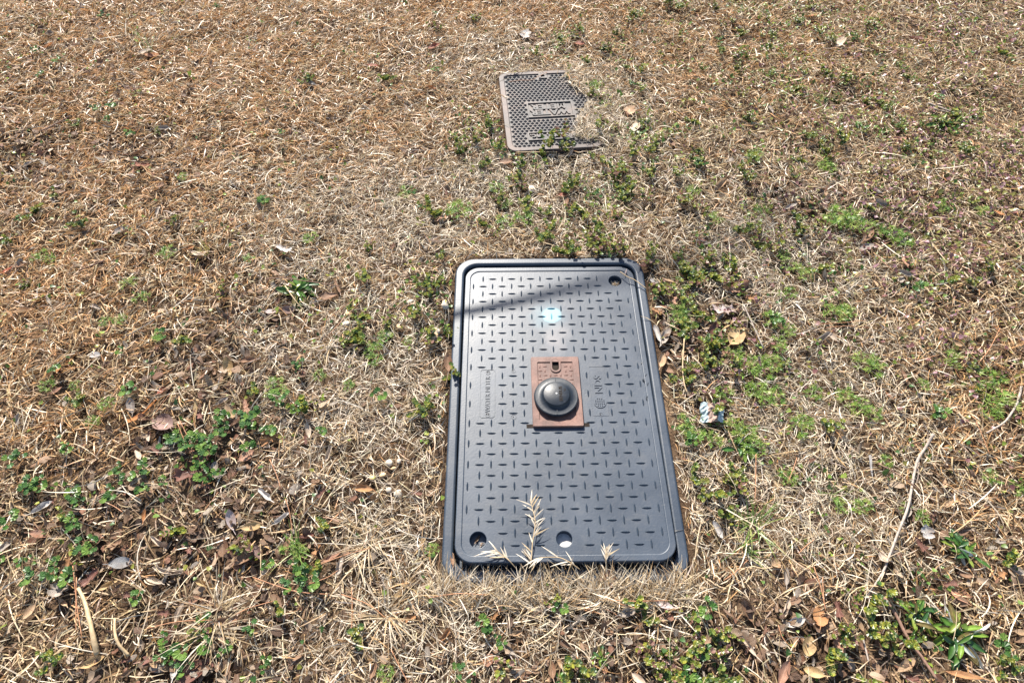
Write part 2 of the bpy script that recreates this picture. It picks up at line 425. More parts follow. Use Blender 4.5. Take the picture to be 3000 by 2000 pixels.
tread_list.sort(key=lambda t: t[1])
tv, tf = tread_shape(.0215, .0042, .0030); tme = mesh_py('tread', tv, tf); tme.materials.append(M_LID)
tme2 = mesh_py('tread_across', [(-y, x, z) for x, y, z in tv], tf); tme2.materials.append(M_LID)
rest = tread_list[300:]
for x, y, hz in tread_list[:300]:
    o = link('tread', tme if hz else tme2, None, lid); o.location = (x, y, -.0018)
V = []; F = []
for x, y, hz in rest:
    b = len(V); V += [(vx + x, vy + y, vz - .0018) for vx, vy, vz in (tv if hz else [(-q, p, z) for p, q, z in tv])]; F += [tuple(b + i for i in f) for f in tf]
o = link('tread_pattern', mesh_py('tread_pattern', V, F), M_LID, lid); o['kind'] = 'stuff'
# badges and lettering
def ring(name, w, l, r, cx, cy, z0, z1, t, mat, parent):
    return slab(name, [rrect(w, l, r, 5, cx, cy), rrect(w - 2 * t, l - 2 * t, max(r - t, .0005), 5, cx, cy)], z0, z1, 0, mat, parent, False)
bx, by = BADGE[0][0], BADGE[0][1]
ring('badge_outline', .034, .124, .006, bx, by, -.0019, -.0010, .0009, M_LID, lid)
text_mesh('lettering', 'WATER METER', .0150, .0012, M_LID, lid, (bx + .001, by - .002, -.0012), R(90), .93)
for yy in (by + .054, by - .055):
    slab('badge_ring', [circ(bx + .001, yy, .0055, 20), circ(bx + .001, yy, .0045, 20)], -.0019, -.0010, 0, M_LID, lid, False)
    slab('badge_dots', [circ(bx + .001 - .0018, yy + .001, .0012, 8), circ(bx + .001 + .0018, yy + .001, .0012, 8)], -.0018, -.0009, 0, M_PIT, lid, False)
nx_, ny_ = NDSB[0][0], NDSB[0][1]
ring('badge_outline', .036, .128, .003, nx_, ny_, -.0019, -.0013, .0005, M_LID, lid)
text_mesh('lettering', 'NDS', .0235, .0016, M_LID, lid, (nx_ + .001, ny_ + .017, -.0011), R(90), 1.05, .0004)
gx, gy = P(1758, 1178, LID_Z)[:2]
gl = [circ(gx, gy, .0135, 28)]
for i in range(-2, 3):
    for j in range(-2, 3):
        if math.hypot(i, j) < 2.6: gl.append(rrect(.0026, .0026, .0008, 2, gx + i * .0045, gy + j * .0045))
slab('globe_emblem', gl, -.0019, -.0003, 0, M_LID, lid, False)
for cpx, cpy, rr in ((1504, 1085, .005), (1505, 1220, .0062), (1761, 1213, .0048)):
    q = P(cpx, cpy, LID_Z); slab('mould_mark', [circ(q[0], q[1], rr, 18), circ(q[0], q[1], rr - .0008, 18)], -.0019, -.0011, 0, M_LID, lid, False)
    slab('mould_dot', [circ(q[0] - .001, q[1], .0010, 8)], -.0018, -.0008, 0, M_PIT, lid, False)
# chewed edge where a mower caught the border
for k, (px, py) in enumerate(((1882, 1062), (1889, 1080), (1893, 1098), (1886, 1114), (1898, 1125), (1896, 1165))):
    q = P(px, py, LID_Z); a = random.random() * 3
    v, f = tread_shape(.010 + .006 * random.random(), .006, .0026); ca, sa = math.cos(a), math.sin(a)
    o = link('gouge', mesh_py('gouge', [(x * ca - y * sa, x * sa + y * ca, z * (.6 + .8 * random.random())) for x, y, z in v], f), M_CAP, lid); o.location = (q[0], q[1], -.0016)

# ---- rusty reader hatch and radio cap, both fixed in the lid
hatch = slab('reader_hatch', [rrect(HW, HL, .003, 3), rrect(.0175, .034, .0085, 8, (P(1627, 1072, LID_Z)[0] - HC[0]), (P(1627, 1072, LID_Z)[1] - HC[1]))], -.0016, .0040, .0008, M_RUST, lid)
hatch.location = (HC[0], HC[1], 0)
sxl, syl = P(1627, 1072, LID_Z)[0] - HC[0], P(1627, 1072, LID_Z)[1] - HC[1]
slab('hatch_border', [rrect(HW - .0015, HL - .0015, .003, 3), rrect(HW - .030, HL - .030, .002, 3)], .0038, .0062, .0007, M_RUST, hatch)
slab('slot_collar', [rrect(.0245, .041, .012, 8, sxl, syl), rrect(.0150, .0315, .0075, 8, sxl, syl)], .0038, .0066, .0007, M_RUST, hatch)
o = link('slot_shaft', mesh_py('slot_shaft', [(sxl + x, syl + y, z) for z in (.0005, .0005) for x, y in ((-.009, -.018), (.009, -.018), (.009, .018), (-.009, .018))][:4], [(0, 1, 2, 3)]), M_PIT, hatch)
hv, hf = tread_shape(.0120, .0046, .0022); hme = mesh_py('stud', hv, hf, True); hme2 = mesh_py('stud_across', [(-y, x, z) for x, y, z in hv], hf, True)
hme.materials.append(M_RUST); hme2.materials.append(M_RUST)
for r in range(10):
    for c in range(-3, 4):
        x, y = c * .0118, HL / 2 - .026 - r * .0118
        if abs(x) > HW / 2 - .0195 or y < -HL / 2 + .019: continue
        if math.hypot(x - sxl, (y - syl) * .62) < .0165: continue
        if math.hypot(x, y + .006) < .036: continue
        o = link('stud', hme if (r + c) % 2 == 0 else hme2, None, hatch); o.location = (x, y, .0038)
for s, (px, py) in ((-1, (1552, 1247)), (1, (1718, 1243))):
    q = P(px, py, LID_Z); o = slab('hinge_notch', [rrect(.014, .009, .001, 2, q[0], q[1])], -.0020, -.0014, 0, M_PIT, lid, False)
CX, CY = P(1629.5, 1160, LID_Z + .015)[:2]
cap = lathe('radio_cap', [(.040, .0040), (.0485, .0100), (.0492, .0118), (.0485, .0150), (.0465, .0165), (.040, .0163), (.0335, .0178), (.0300, .0215), (.0287, .0250), (.0278, .0256), (.004, .0258)], 64, M_CAP, lid)
cap.location = (CX, CY, 0)
for s in (1, -1):
    o = slab('cap_rib', [rrect(.0024, .0175, .0008, 2, 0, s * .0385)], .0150, .0178, .0006, M_CAP, cap)
text_mesh('lettering', 'SENSUS', .0098, .0010, M_PIT, cap, (.0095, .000, .0257), R(90), 1.15, .0002)
for k in range(3): slab('emblem_bar', [rrect(.0008, .0075 - k * .0016, .0002, 2, .0172 + k * .0017, .010)], .0256, .0261, 0, M_PIT, cap, False)
slab('moulding_nub', [circ(0, .001, .0022, 14)], .0256, .0264, .0003, M_DUST, cap)

# ------------------------------------------------------------------ iron cover
ic = empty('iron_cover', (IC_C[0], IC_C[1], IC_Z), IC_YAW)
tag(ic, 'small rusty cast iron water meter cover studded with pyramids and half buried in thatch', 'meter cover')
slab('cover_plate', [rrect(IC_W - .004, IC_L - .004, .028), rrect(.011, .013, .001, 2, .0, IC_L / 2 - .0265)], -.014, -.0035, .001, M_IRON, ic)
slab('cover_rim', [rrect(IC_W, IC_L, .030), rrect(IC_W - .034, IC_L - .034, .016)], -.016, 0, .0022, M_IRIM, ic)
slab('box_wall', [rrect(IC_W - .004, IC_L - .004, .028), rrect(IC_W - .030, IC_L - .030, .02)], -.075, -.0165, .001, M_PLAST, ic)
o = link('pit_floor', mesh_py('pit_floor', [(-.02, IC_L / 2 - .05, -.02), (.02, IC_L / 2 - .05, -.02), (.02, IC_L / 2 - .005, -.02), (-.02, IC_L / 2 - .005, -.02)], [(0, 1, 2, 3)]), M_PIT, ic)
ring('slot_block', .027, .026, .002, 0, IC_L / 2 - .0285, -.0036, .0004, .0075, M_IRON, ic)
def icl(px, py, z=IC_Z):
    q = P(px, py, z); return ic_local(q[0], q[1])
wb = [icl(1542, 298), icl(1672, 298), icl(1548, 343), icl(1688, 340)]
wx0, wx1 = (wb[0][0] + wb[2][0]) / 2, (wb[1][0] + wb[3][0]) / 2; wy1, wy0 = (wb[0][1] + wb[1][1]) / 2, (wb[2][1] + wb[3][1]) / 2
mb = [icl(1545, 388), icl(1680, 388), icl(1547, 412), icl(1684, 410)]
mx0, mx1 = mb[0][0], mb[1][0]; my1, my0 = mb[0][1], mb[2][1]
for x0, x1, ya, yb in ((wx0, wx1, wy0, wy1), (mx0, mx1, my0, my1)):
    ring('badge_frame', x1 - x0, yb - ya, .002, (x0 + x1) / 2, (ya + yb) / 2, -.0036, .0008, .0045, M_IRON, ic)
wc = (wx0 + wx1) / 2; wh = wy1 - wy0
text_mesh('lettering', 'WATER', wh * .44, .0052, M_IRON, ic, (wc - .002, wy0 + wh * .33, -.0024), R(180), (wx1 - wx0) / (wh * .44) * .245, .0013)
text_mesh('lettering', 'METER', wh * .44, .0052, M_IRON, ic, (wc - .004, wy0 + wh * .70, -.0024), R(180), (wx1 - wx0) / (wh * .44) * .250, .0013)
mh = my1 - my0
text_mesh('lettering', 'Sarty, Inc.', mh * .78, .0050, M_IRON, ic, ((mx0 + mx1) / 2 - .004, (my0 + my1) / 2, -.0024), R(180), 1.0, .0008)
pv = [(-.0068, 0, 0), (0, -.0068, 0), (.0068, 0, 0), (0, .0068, 0), (-.0010, 0, .0052), (0, -.0010, .0052), (.0010, 0, .0052), (0, .0010, .0052)]
pf = [(0, 1, 5, 4), (1, 2, 6, 5), (2, 3, 7, 6), (3, 0, 4, 7), (4, 5, 6, 7)]
pme = mesh_py('pyramid_stud', pv, pf); pme.materials.append(M_IRON)
studs = []
DX, DY = .0140, .0118
r = 0; y = -IC_L / 2 + .0245
while y < IC_L / 2 - .022:
    x = -IC_W / 2 + .0235 + (DX / 2 if r % 2 else 0)
    while x < IC_W / 2 - .022:
        ok = True
        for x0, x1, ya, yb in ((wx0, wx1, wy0, wy1), (mx0, mx1, my0, my1)):
            if x0 - .005 < x < x1 + .005 and ya - .005 < y < yb + .005: ok = False
        if abs(x) < .019 and y > IC_L / 2 - .047: ok = False
        if ok: studs.append((x, y))
        x += DX
    r += 1; y += DY
studs.sort(key=lambda s: s[1] + s[0] * .5)
for x, y in studs[:300]:
    o = link('pyramid_stud', pme, None, ic); o.location = (x, y, -.0036)
V = []; F = []
for x, y in studs[300:]:
    b = len(V); V += [(a + x, c + y, d - .0036) for a, c, d in pv]; F += [tuple(b + i for i in f) for f in pf]
if V: link('stud_pattern', mesh_py('stud_pattern', V, F), M_IRON, ic)['kind'] = 'stuff'

# ------------------------------------------------------------------ where things grow (soft masks over the lawn)
def blobs(px, py, lst):
    w = np.zeros(np.shape(px))
    for x, y, rx, ry, *k in lst:
        w = np.maximum(w, (k[0] if k else 1.0) * np.exp(-((px - x) / rx) ** 2 - ((py - y) / ry) ** 2))
    return w
PALE = [(1080, 1130, 330, 330), (1150, 640, 420, 170, .75), (1560, 560, 420, 150, .8), (1760, 380, 130, 130), (2280, 780, 330, 200, .9), (2350, 1130, 300, 260), (1180, 1480, 220, 320),
        (1250, 1880, 420, 190, .95), (1750, 1830, 320, 130, .9), (2350, 1480, 420, 200, .95), (1460, 170, 200, 90, .5), (2020, 1380, 80, 160), (900, 760, 200, 90, .6), (1800, 760, 300, 80, .5)]
LITTER = [(590, 1330, 230, 120), (420, 1460, 300, 110), (640, 1590, 260, 160), (280, 1620, 200, 120, .8), (620, 1080, 190, 90, .9), (760, 920, 150, 60, .9), (80, 480, 170, 90), (450, 470, 150, 80, .6),
          (1945, 1020, 60, 110), (2110, 950, 110, 110), (2150, 1880, 420, 130), (2480, 1920, 260, 110), (1600, 1960, 400, 60, .6), (560, 1960, 330, 70, .9), (660, 1800, 220, 120, .7), (2570, 690, 100, 60, .8), (2380, 600, 120, 50, .8), (250, 200, 350, 120, .35), (2900, 1600, 200, 200, .4)]
HENBIT = [(1960, 830, 150, 110), (2010, 1010, 130, 200, .6), (1700, 590, 220, 90, .9), (1880, 410, 150, 90), (1580, 470, 180, 40, .9), (1440, 370, 60, 90), (1800, 300, 120, 120, .5), (1690, 160, 130, 60, .7),
          (1590, 640, 120, 60, .8), (1760, 720, 110, 40, .9), (1500, 480, 80, 50, .6), (2370, 180, 220, 200, .6), (2250, 40, 300, 80, .5), (2450, 330, 300, 200, .4), (2750, 370, 140, 90, .7), (2040, 1900, 110, 110, .5), (1780, 1760, 120, 60, .4), (2560, 1850, 110, 110, .5),
          (1290, 1000, 60, 300, .5), (1250, 830, 150, 60, .5), (1060, 960, 120, 60, .6), (2100, 650, 250, 120, .5), (2130, 1430, 60, 50, .8)]
IVY = [(600, 1310, 170, 80), (450, 1380, 140, 50, .9), (230, 1520, 80, 100), (210, 1640, 130, 60, .7), (350, 1690, 60, 60, .7), (830, 1210, 80, 60), (640, 1180, 90, 50, .7), (640, 1880, 140, 70, .5), (430, 1090, 90, 60, .7), (60, 1420, 120, 100, .5), (800, 1660, 70, 40, .7), (880, 1710, 60, 50, .7), (300, 370, 100, 60, .4), (100, 180, 100, 60, .4), (1690, 1720, 50, 40, .6), (1500, 1870, 60, 60, .5), (2050, 1900, 100, 90, .6)]
PURPLE = [(2850, 560, 380, 330), (2600, 420, 300, 250, .7), (2950, 950, 250, 250, .7), (2750, 150, 350, 250, .5), (2080, 1120, 120, 80, .6), (2150, 1000, 160, 200, .4)]
BARE = [(1130, 1370, 130, 60), (1180, 940, 140, 90, .8), (1010, 1010, 120, 80, .6), (2240, 1040, 60, 40, .7), (2060, 1400, 60, 80, .5)]
ORANGE = [(450, 350, 800, 520), (150, 900, 420, 360, .8), (1400, 60, 700, 140, .8), (250, 1250, 300, 130, .65), (2900, 1250, 260, 260, .55), (2100, 150, 500, 200, .45), (2900, 1700, 150, 100, .5)]

def sample_ground(n, margin=320):
    """n random ground points in and around the view"""
    xs, ys = [], []
    cnt = 0
    while cnt < n:
        x = rng.uniform(-2.45, 2.35, n); y = rng.uniform(-.95, 2.75, n)
        px, py = proj(np.stack([x, y, np.full(n, .01)], 1))
        k = (px > -margin) & (px < 3000 + margin) & (py > -margin * .7) & (py < 2000 + margin)
        xs.append(x[k]); ys.append(y[k]); cnt += k.sum()
    x, y = np.concatenate(xs)[:n], np.concatenate(ys)[:n]
    px, py = proj(np.stack([x, y, np.full(len(x), .01)], 1))
    return x, y, px, py
# part of the iron cover that stays bare of thatch (picture outline sighted on the cover plane)
IRON_OPEN = np.array([(1440, 214), (1480, 236), (1500, 222), (1560, 208), (1640, 204), (1652, 225), (1668, 262), (1700, 288), (1716, 305), (1704, 325), (1690, 350), (1672, 375), (1665, 398), (1700, 416), (1752, 422), (1770, 445), (1700, 470), (1560, 480), (1470, 475), (1470, 300)])
def in_poly(px, py, poly):
    ins = np.zeros(np.shape(px), bool); j = len(poly) - 1
    for i in range(len(poly)):
        xi, yi = poly[i]; xj, yj = poly[j]
        ins ^= ((yi > py) != (yj > py)) & (px < (xj - xi) * (py - yi) / (yj - yi + 1e-9) + xi); j = i
    return ins
def blocked(x, y):
    """inside the box frame or on the open part of the iron cover"""
    px, py = proj(np.stack([x, y, np.full(np.shape(x), IC_Z)], -1))
    px = px + (vnoise(x, y, .02, 91) - .5) * 30; py = py + (vnoise(x, y, .02, 92) - .5) * 22
    return (d_frame(x, y) < .003) | ((d_iron(x, y) < .004) & in_poly(px, py, IRON_OPEN))

GX0, GY0, GS = -2.6, -1.1, .004
CLEAR = np.zeros((1300, 1000), bool)
def clear_disc(x, y, r):
    i0, i1 = int((x - r - GX0) / GS), int((x + r - GX0) / GS) + 1; j0, j1 = int((y - r - GY0) / GS), int((y + r - GY0) / GS) + 1
    if i0 < 0 or j0 < 0: return
    ii, jj = np.meshgrid(np.arange(i0, i1), np.arange(j0, j1), indexing='ij')
    m = ((ii * GS + GX0 - x) ** 2 + (jj * GS + GY0 - y) ** 2 < r * r); k = m & (ii < 1300) & (jj < 1000)
    CLEAR[ii[k], jj[k]] = True
def cleared(x, y):
    return CLEAR[((x - GX0) / GS).astype(int).clip(0, 1299), ((y - GY0) / GS).astype(int).clip(0, 999)]
def ribbons(x, y, z, L, w, az, e0, e1, curl, roll, nseg):
    N = len(x); p = np.stack([x, y, z], 1); pts = [p]; sides = []
    for k in range(nseg + 1):
        t = min(k, nseg - 1) + .5
        e = e0 + (e1 - e0) * (t / nseg); a = az + curl * (t / nseg - .3)
        d = np.stack([np.cos(e) * np.cos(a), np.cos(e) * np.sin(a), np.sin(e)], 1)
        s = np.stack([-np.sin(a), np.cos(a), np.zeros(N)], 1); n = np.cross(d, s)
        rr = roll * (1 + .6 * (t / nseg))
        sides.append(s * np.cos(rr)[:, None] + n * np.sin(rr)[:, None])
        if k < nseg: pts.append(pts[-1] + d * (L / nseg)[:, None])
    pts = np.stack(pts, 1); S = np.stack(sides, 1)
    prof = np.interp(np.linspace(0, 1, nseg + 1), [0, .35, .7, 1], [.8, 1, .8, .12])
    off = S * (w[:, None] * prof[None, :] * .5)[..., None]
    g = ground_z(pts[..., 0], pts[..., 1], False) + .001
    iron = d_iron(pts[..., 0], pts[..., 1]) < .002
    g = np.where(iron, np.maximum(g, IC_Z + .002), g)
    pts[..., 2] = np.maximum(pts[..., 2], g)
    V = np.stack([pts - off, pts + off], 2)             # N, nseg+1, 2, 3
    return V, pts
def ribbon_faces(N, nseg):
    b = (np.arange(N) * (nseg + 1) * 2)[:, None]; k = (np.arange(nseg) * 2)[None, :]
    a = b + k
    return np.stack([a, a + 1, a + 3, a + 2], -1).reshape(-1, 4)
def grass_layer(name, x, y, L, w, az, e0, e1, curl, cols, nseg, lift, keep_edge=.04, thin=.9):
    z = ground_z(x, y, False) + lift
    z = np.where(d_iron(x, y) < 0, IC_Z + .002 + lift * .9, z)
    roll = rng.normal(0, .7, len(x))
    V, pts = ribbons(x, y, z, L, w, az, e0, e1, curl, roll, nseg)
    bad = np.zeros(len(x), bool)
    for k in range(nseg + 1):
        b = blocked(pts[:, k, 0], pts[:, k, 1]); bad |= b
    bad &= rng.random(len(x)) > keep_edge
    bad |= blocked(x, y)
    mid = pts[:, nseg // 2 + 1]
    bad |= (cleared(x, y) | cleared(mid[:, 0], mid[:, 1])) & (rng.random(len(x)) < thin)
    bad |= (d_frame(pts[:, -1, 0], pts[:, -1, 1]) < -.035)
    V = V[~bad]; cols = cols[~bad]; N = len(V)
    Q = ribbon_faces(N, nseg)
    c = np.repeat(cols, (nseg + 1) * 2, axis=0)
    me = mesh_np(name, V, Q, c)
    o = link(name, me, M_GRASS); o['kind'] = 'stuff'
    return o
def mixcol(cols, wts):
    w = np.stack(wts, 1); w = w / (w.sum(1, keepdims=True) + 1e-9)
    # pick one palette entry per blade so neighbours differ
    c = w.cumsum(1); r = rng.random(len(w))[:, None]; i = (r > c).sum(1).clip(0, len(cols) - 1)
    return np.asarray(cols)[i]
C_ORANGE = [(.54, .315, .145), (.48, .265, .112), (.58, .37, .19), (.40, .21, .09)]
C_STRAW = [(.50, .385, .235), (.44, .32, .18), (.55, .45, .30), (.38, .25, .13)]
C_PALE = [(.58, .50, .385), (.52, .44, .33), (.64, .57, .46), (.42, .34, .24)]
C_DARK = [(.14, .085, .045), (.20, .12, .06), (.09, .055, .035), (.25, .16, .10)]
def zone_cols(px, py, x, y, dark=.14):
    n1 = fbm(x, y, .18, 21)
    wo = blobs(px, py, ORANGE) * (1 - .85 * blobs(px, py, PALE)) + .08
    wp = blobs(px, py, PALE) * (.6 + .8 * n1) + .10
    ws = .55 + .3 * n1
    wd = dark * (.6 + 2.2 * blobs(px, py, LITTER) + 1.2 * np.clip(fbm(x, y, .09, 5) - .45, 0, 1) * 2)
    W4 = [wo * .40, wo * .28, wo * .20, wo * .12, ws * .35, ws * .3, ws * .2, ws * .15, wp * .35, wp * .3, wp * .2, wp * .15, wd * .3, wd * .3, wd * .2, wd * .2]
    c = mixcol(C_ORANGE + C_STRAW + C_PALE + C_DARK, W4)
    return c * rng.uniform(.82, 1.15, (len(c), 1)) * (1 + rng.normal(0, .03, c.shape))

DENS = 1.3
def build_grass():
    # A: flat matted layer everywhere
    n = int(150000 * DENS); x, y, px, py = sample_ground(n)
    keep = rng.random(n) > .55 * blobs(px, py, BARE) + .35 * blobs(px, py, LITTER)
    x, y, px, py = x[keep], y[keep], px[keep], py[keep]; n = len(x)
    pale = blobs(px, py, PALE)
    az = rng.uniform(0, 2 * np.pi, n)
    grass_layer('grass_mat', x, y, rng.uniform(.018, .050, n), rng.uniform(.0015, .0028, n) * (1 - .35 * pale), az, rng.normal(.10, .28, n), rng.normal(-.10, .25, n), rng.normal(0, .5, n),
                zone_cols(px, py, x, y, .30), 3, rng.uniform(.000, .014, n), .10, .45)
    # B: standing tan blades
    n = int(150000 * DENS); x, y, px, py = sample_ground(n)
    stand = .25 + .75 * np.clip(blobs(px, py, ORANGE) * 1.3, 0, 1) * (1 - .8 * blobs(px, py, PALE))
    tuft = np.clip((fbm(x, y, .05, 31) - .30) * 2.6, .12, 1)
    keep = rng.random(n) < stand * tuft * (1 - .5 * blobs(px, py, LITTER))
    x, y, px, py = x[keep], y[keep], px[keep], py[keep]; n = len(x)
    az = rng.normal(0, 1.5, n) + 5.6 + (fbm(x, y, .3, 41) - .5) * 6     # tufts comb in shared directions
    grass_layer('standing_grass', x, y, rng.uniform(.018, .046, n), rng.uniform(.0016, .0028, n), az, rng.uniform(.35, 1.25, n), rng.uniform(-.3, .7, n), rng.normal(0, .5, n),
                zone_cols(px, py, x, y, .10), 3, rng.uniform(0, .008, n), .03)
    # C: thin bleached thatch
    n = int(170000 * DENS); x, y, px, py = sample_ground(n)
    keep = rng.random(n) < blobs(px, py, PALE) * np.clip((fbm(x, y, .10, 51) - .22) * 2.6, .1, 1) * (1 - .6 * blobs(px, py, BARE))
    x, y, px, py = x[keep], y[keep], px[keep], py[keep]; n = len(x)
    az = rng.uniform(0, 2 * np.pi, n)
    c = np.asarray(C_PALE)[rng.integers(0, 4, n)] * rng.uniform(.85, 1.12, (n, 1))
    grass_layer('bleached_thatch', x, y, rng.uniform(.015, .045, n), rng.uniform(.0010, .0018, n), az, rng.normal(.22, .35, n), rng.normal(-.15, .35, n), rng.normal(0, .9, n), c, 3, rng.uniform(.002, .016, n), .03)
    # D: thatch heaped over the buried side of the iron cover
    n = 5200; u = rng.uniform(-IC_W / 2 + .05, IC_W / 2 + .12, n); v = rng.uniform(-IC_L / 2 + .01, IC_L / 2 + .05, n)
    x = IC_C[0] + u * ICX[0] + v * ICY[0]; y = IC_C[1] + u * ICX[1] + v * ICY[1]
    c = np.asarray(C_PALE + C_STRAW)[rng.integers(0, 8, n)] * rng.uniform(.9, 1.15, (n, 1))
    grass_layer('buried_edge_thatch', x, y, rng.uniform(.02, .05, n), rng.uniform(.0009, .0016, n), rng.uniform(0, 6.28, n), rng.normal(.2, .3, n), rng.normal(-.1, .3, n), rng.normal(0, .8, n), c, 3, rng.uniform(0, .010, n), .05)
    # E: longer coarse straw near the camera and on the litter, some green blades
    n = int(9000 * DENS); x, y, px, py = sample_ground(n)
    keep = rng.random(n) < .25 + .75 * (py > 1150); x, y, px, py = x[keep], y[keep], px[keep], py[keep]; n = len(x)
    grass_layer('long_straw', x, y, rng.uniform(.045, .11, n), rng.uniform(.0012, .0026, n), rng.uniform(0, 6.28, n), rng.normal(.25, .25, n), rng.normal(-.2, .25, n), rng.normal(0, .7, n),
                np.asarray(C_STRAW + C_PALE)[rng.integers(0, 8, n)] * rng.uniform(.85, 1.15, (n, 1)), 5, rng.uniform(.004, .016, n), .0)
    # F: straw leaning over the front of the box rim
    n = 2400; x = rng.uniform(-.25, .25, n); y = FR_C[1] - FR_L / 2 - rng.uniform(.002, .05, n)
    k = rng.random(n) < .45 + .55 * vnoise(x, y * 0, .035, 77); x, y = x[k], y[k]; n = len(x)
    z = ground_z(x, y, False) + .006
    V, pts = ribbons(x, y, z, rng.uniform(.02, .075, n), rng.uniform(.0012, .0022, n), rng.normal(1.57, .9, n), rng.uniform(.3, 1.0, n), rng.uniform(-.25, .4, n), rng.normal(0, .6, n), rng.normal(0, .6, n), 4)
    o = link('rim_straw', mesh_np('rim_straw', V, ribbon_faces(n, 4), np.repeat(np.asarray(C_PALE + C_STRAW)[rng.integers(0, 8, n)], 10, axis=0)), M_GRASS); o['kind'] = 'stuff'

# ------------------------------------------------------------------ low weeds: ground cover too fine to count
def disc_leaves(name, x, y, z, rad, cols, tilt=.5, n=6):
    N = len(x); a = np.arange(n) / n * 2 * np.pi
    rr = rad[:, None] * (1 + .18 * np.cos(a * 3)[None, :]); ph = rng.uniform(0, 6.28, N)[:, None]
    lx = rr * np.cos(a + ph); ly = rr * np.sin(a + ph)
    tx = rng.normal(0, tilt, N)[:, None]; ty = rng.normal(0, tilt, N)[:, None]
    lz = lx * tx + ly * ty
    ring_ = np.stack([lx, ly, lz], -1); V = np.concatenate([np.zeros((N, 1, 3)), ring_], 1)
    V[:, 0, 2] -= rad * .25
    V += np.stack([x, y, z], 1)[:, None, :]
    b = (np.arange(N) * (n + 1))[:, None]; k = np.arange(n)[None, :]
    F = np.stack([b + 0 * k, b + 1 + k, b + 1 + (k + 1) % n], -1).reshape(-1, 3)
    o = link(name, mesh_np(name, V, F, np.repeat(cols, n + 1, axis=0)), M_GREEN); o['kind'] = 'stuff'; return o
def build_cover():
    n = 110000; x, y, px, py = sample_ground(n)
    keep = (rng.random(n) < blobs(px, py, PURPLE) * np.clip((fbm(x, y, .12, 61) - .30) * 3, 0, 1) * .9) & ~blocked(x, y); x, y = x[keep], y[keep]; n = len(x)
    pal = np.array([(.20, .09, .085), (.26, .13, .13), (.16, .15, .04), (.22, .21, .05), (.30, .17, .20), (.11, .13, .03)])
    disc_leaves('purple_ground_cover', x, y, ground_z(x, y, False) + rng.uniform(.008, .026, n), rng.uniform(.0026, .0060, n), pal[rng.integers(0, 6, n)] * rng.uniform(.8, 1.25, (n, 1)))
    n = 90000; x, y, px, py = sample_ground(n)
    p = .07 + .75 * blobs(px, py, HENBIT) + .5 * blobs(px, py, IVY) + .16 * np.clip((px - 1700) / 600, 0, 1)
    keep = (rng.random(n) < p * np.clip((fbm(x, y, .07, 71) - .42) * 5, 0, 1)) & ~blocked(x, y); x, y = x[keep], y[keep]; n = len(x)
    pal = np.array([(.10, .19, .035), (.15, .24, .045), (.22, .30, .05), (.06, .13, .035), (.26, .27, .05)])
    disc_leaves('small_green_ground_cover', x, y, ground_z(x, y, False) + rng.uniform(.008, .024, n), rng.uniform(.0024, .0056, n), pal[rng.integers(0, 5, n)] * rng.uniform(.8, 1.2, (n, 1)))
def build_litter():
    """broken leaf bits: too many and too small to count"""
    n = 60000; x, y, px, py = sample_ground(n)
    keep = (rng.random(n) < .03 + .8 * blobs(px, py, LITTER)) & ~blocked(x, y) & (d_frame(x, y) > .02); x, y = x[keep], y[keep]; n = len(x)
    nu, nv = 3, 2
    pal = np.array([(.20, .115, .07), (.13, .075, .05), (.28, .18, .115), (.36, .27, .19), (.09, .05, .035), (.22, .10, .06), (.30, .26, .22)])
    L = rng.uniform(.008, .026, n); wd = L * rng.uniform(.3, .75, n); az = rng.uniform(0, 6.28, n); K = rng.uniform(-2.6, 2.6, n) / wd; B = rng.uniform(-1.6, 1.6, n) / L
    u = np.linspace(-.5, .5, nu + 1); v = np.linspace(-.5, .5, nv + 1)
    U, Vv = np.meshgrid(u, v, indexing='ij'); prof = np.cos(U * 2.6) ** .7
    lx = L[:, None, None] * U; ly = wd[:, None, None] * Vv * prof + rng.normal(0, .0012, (n, nu + 1, nv + 1))
    ph = ly * K[:, None, None]; ly2 = np.sin(ph) / K[:, None, None]; lz = (1 - np.cos(ph)) / K[:, None, None]
    pb = lx * B[:, None, None]; lx2 = np.sin(pb) / B[:, None, None] - lz * np.sin(pb) * .5; lz = lz + (1 - np.cos(pb)) / B[:, None, None]
    t1 = rng.normal(0, .5, n)[:, None, None]; t2 = rng.normal(0, .4, n)[:, None, None]
    lz = lz + lx2 * t1 + ly2 * t2
    ca, sa = np.cos(az)[:, None, None], np.sin(az)[:, None, None]
    P3 = np.stack([lx2 * ca - ly2 * sa + x[:, None, None], lx2 * sa + ly2 * ca + y[:, None, None], lz + (ground_z(x, y, False) + rng.uniform(.004, .016, n))[:, None, None]], -1)
    m = (nu + 1) * (nv + 1); b = (np.arange(n) * m)[:, None, None]; i = np.arange(nu)[None, :, None]; j = np.arange(nv)[None, None, :]
    a = b + i * (nv + 1) + j
    Q = np.stack([a, a + 1, a + nv + 2, a + nv + 1], -1).reshape(-1, 4)
    c = np.repeat(pal[rng.integers(0, 7, n)] * rng.uniform(.75, 1.2, (n, 1)), m, axis=0)
    uv = np.tile(np.stack([U + .5, Vv + .5], -1).reshape(-1, 2), (n, 1))
    o = link('leaf_litter', mesh_np('leaf_litter', P3, Q, c, True, uv), M_LEAF); o['kind'] = 'stuff'

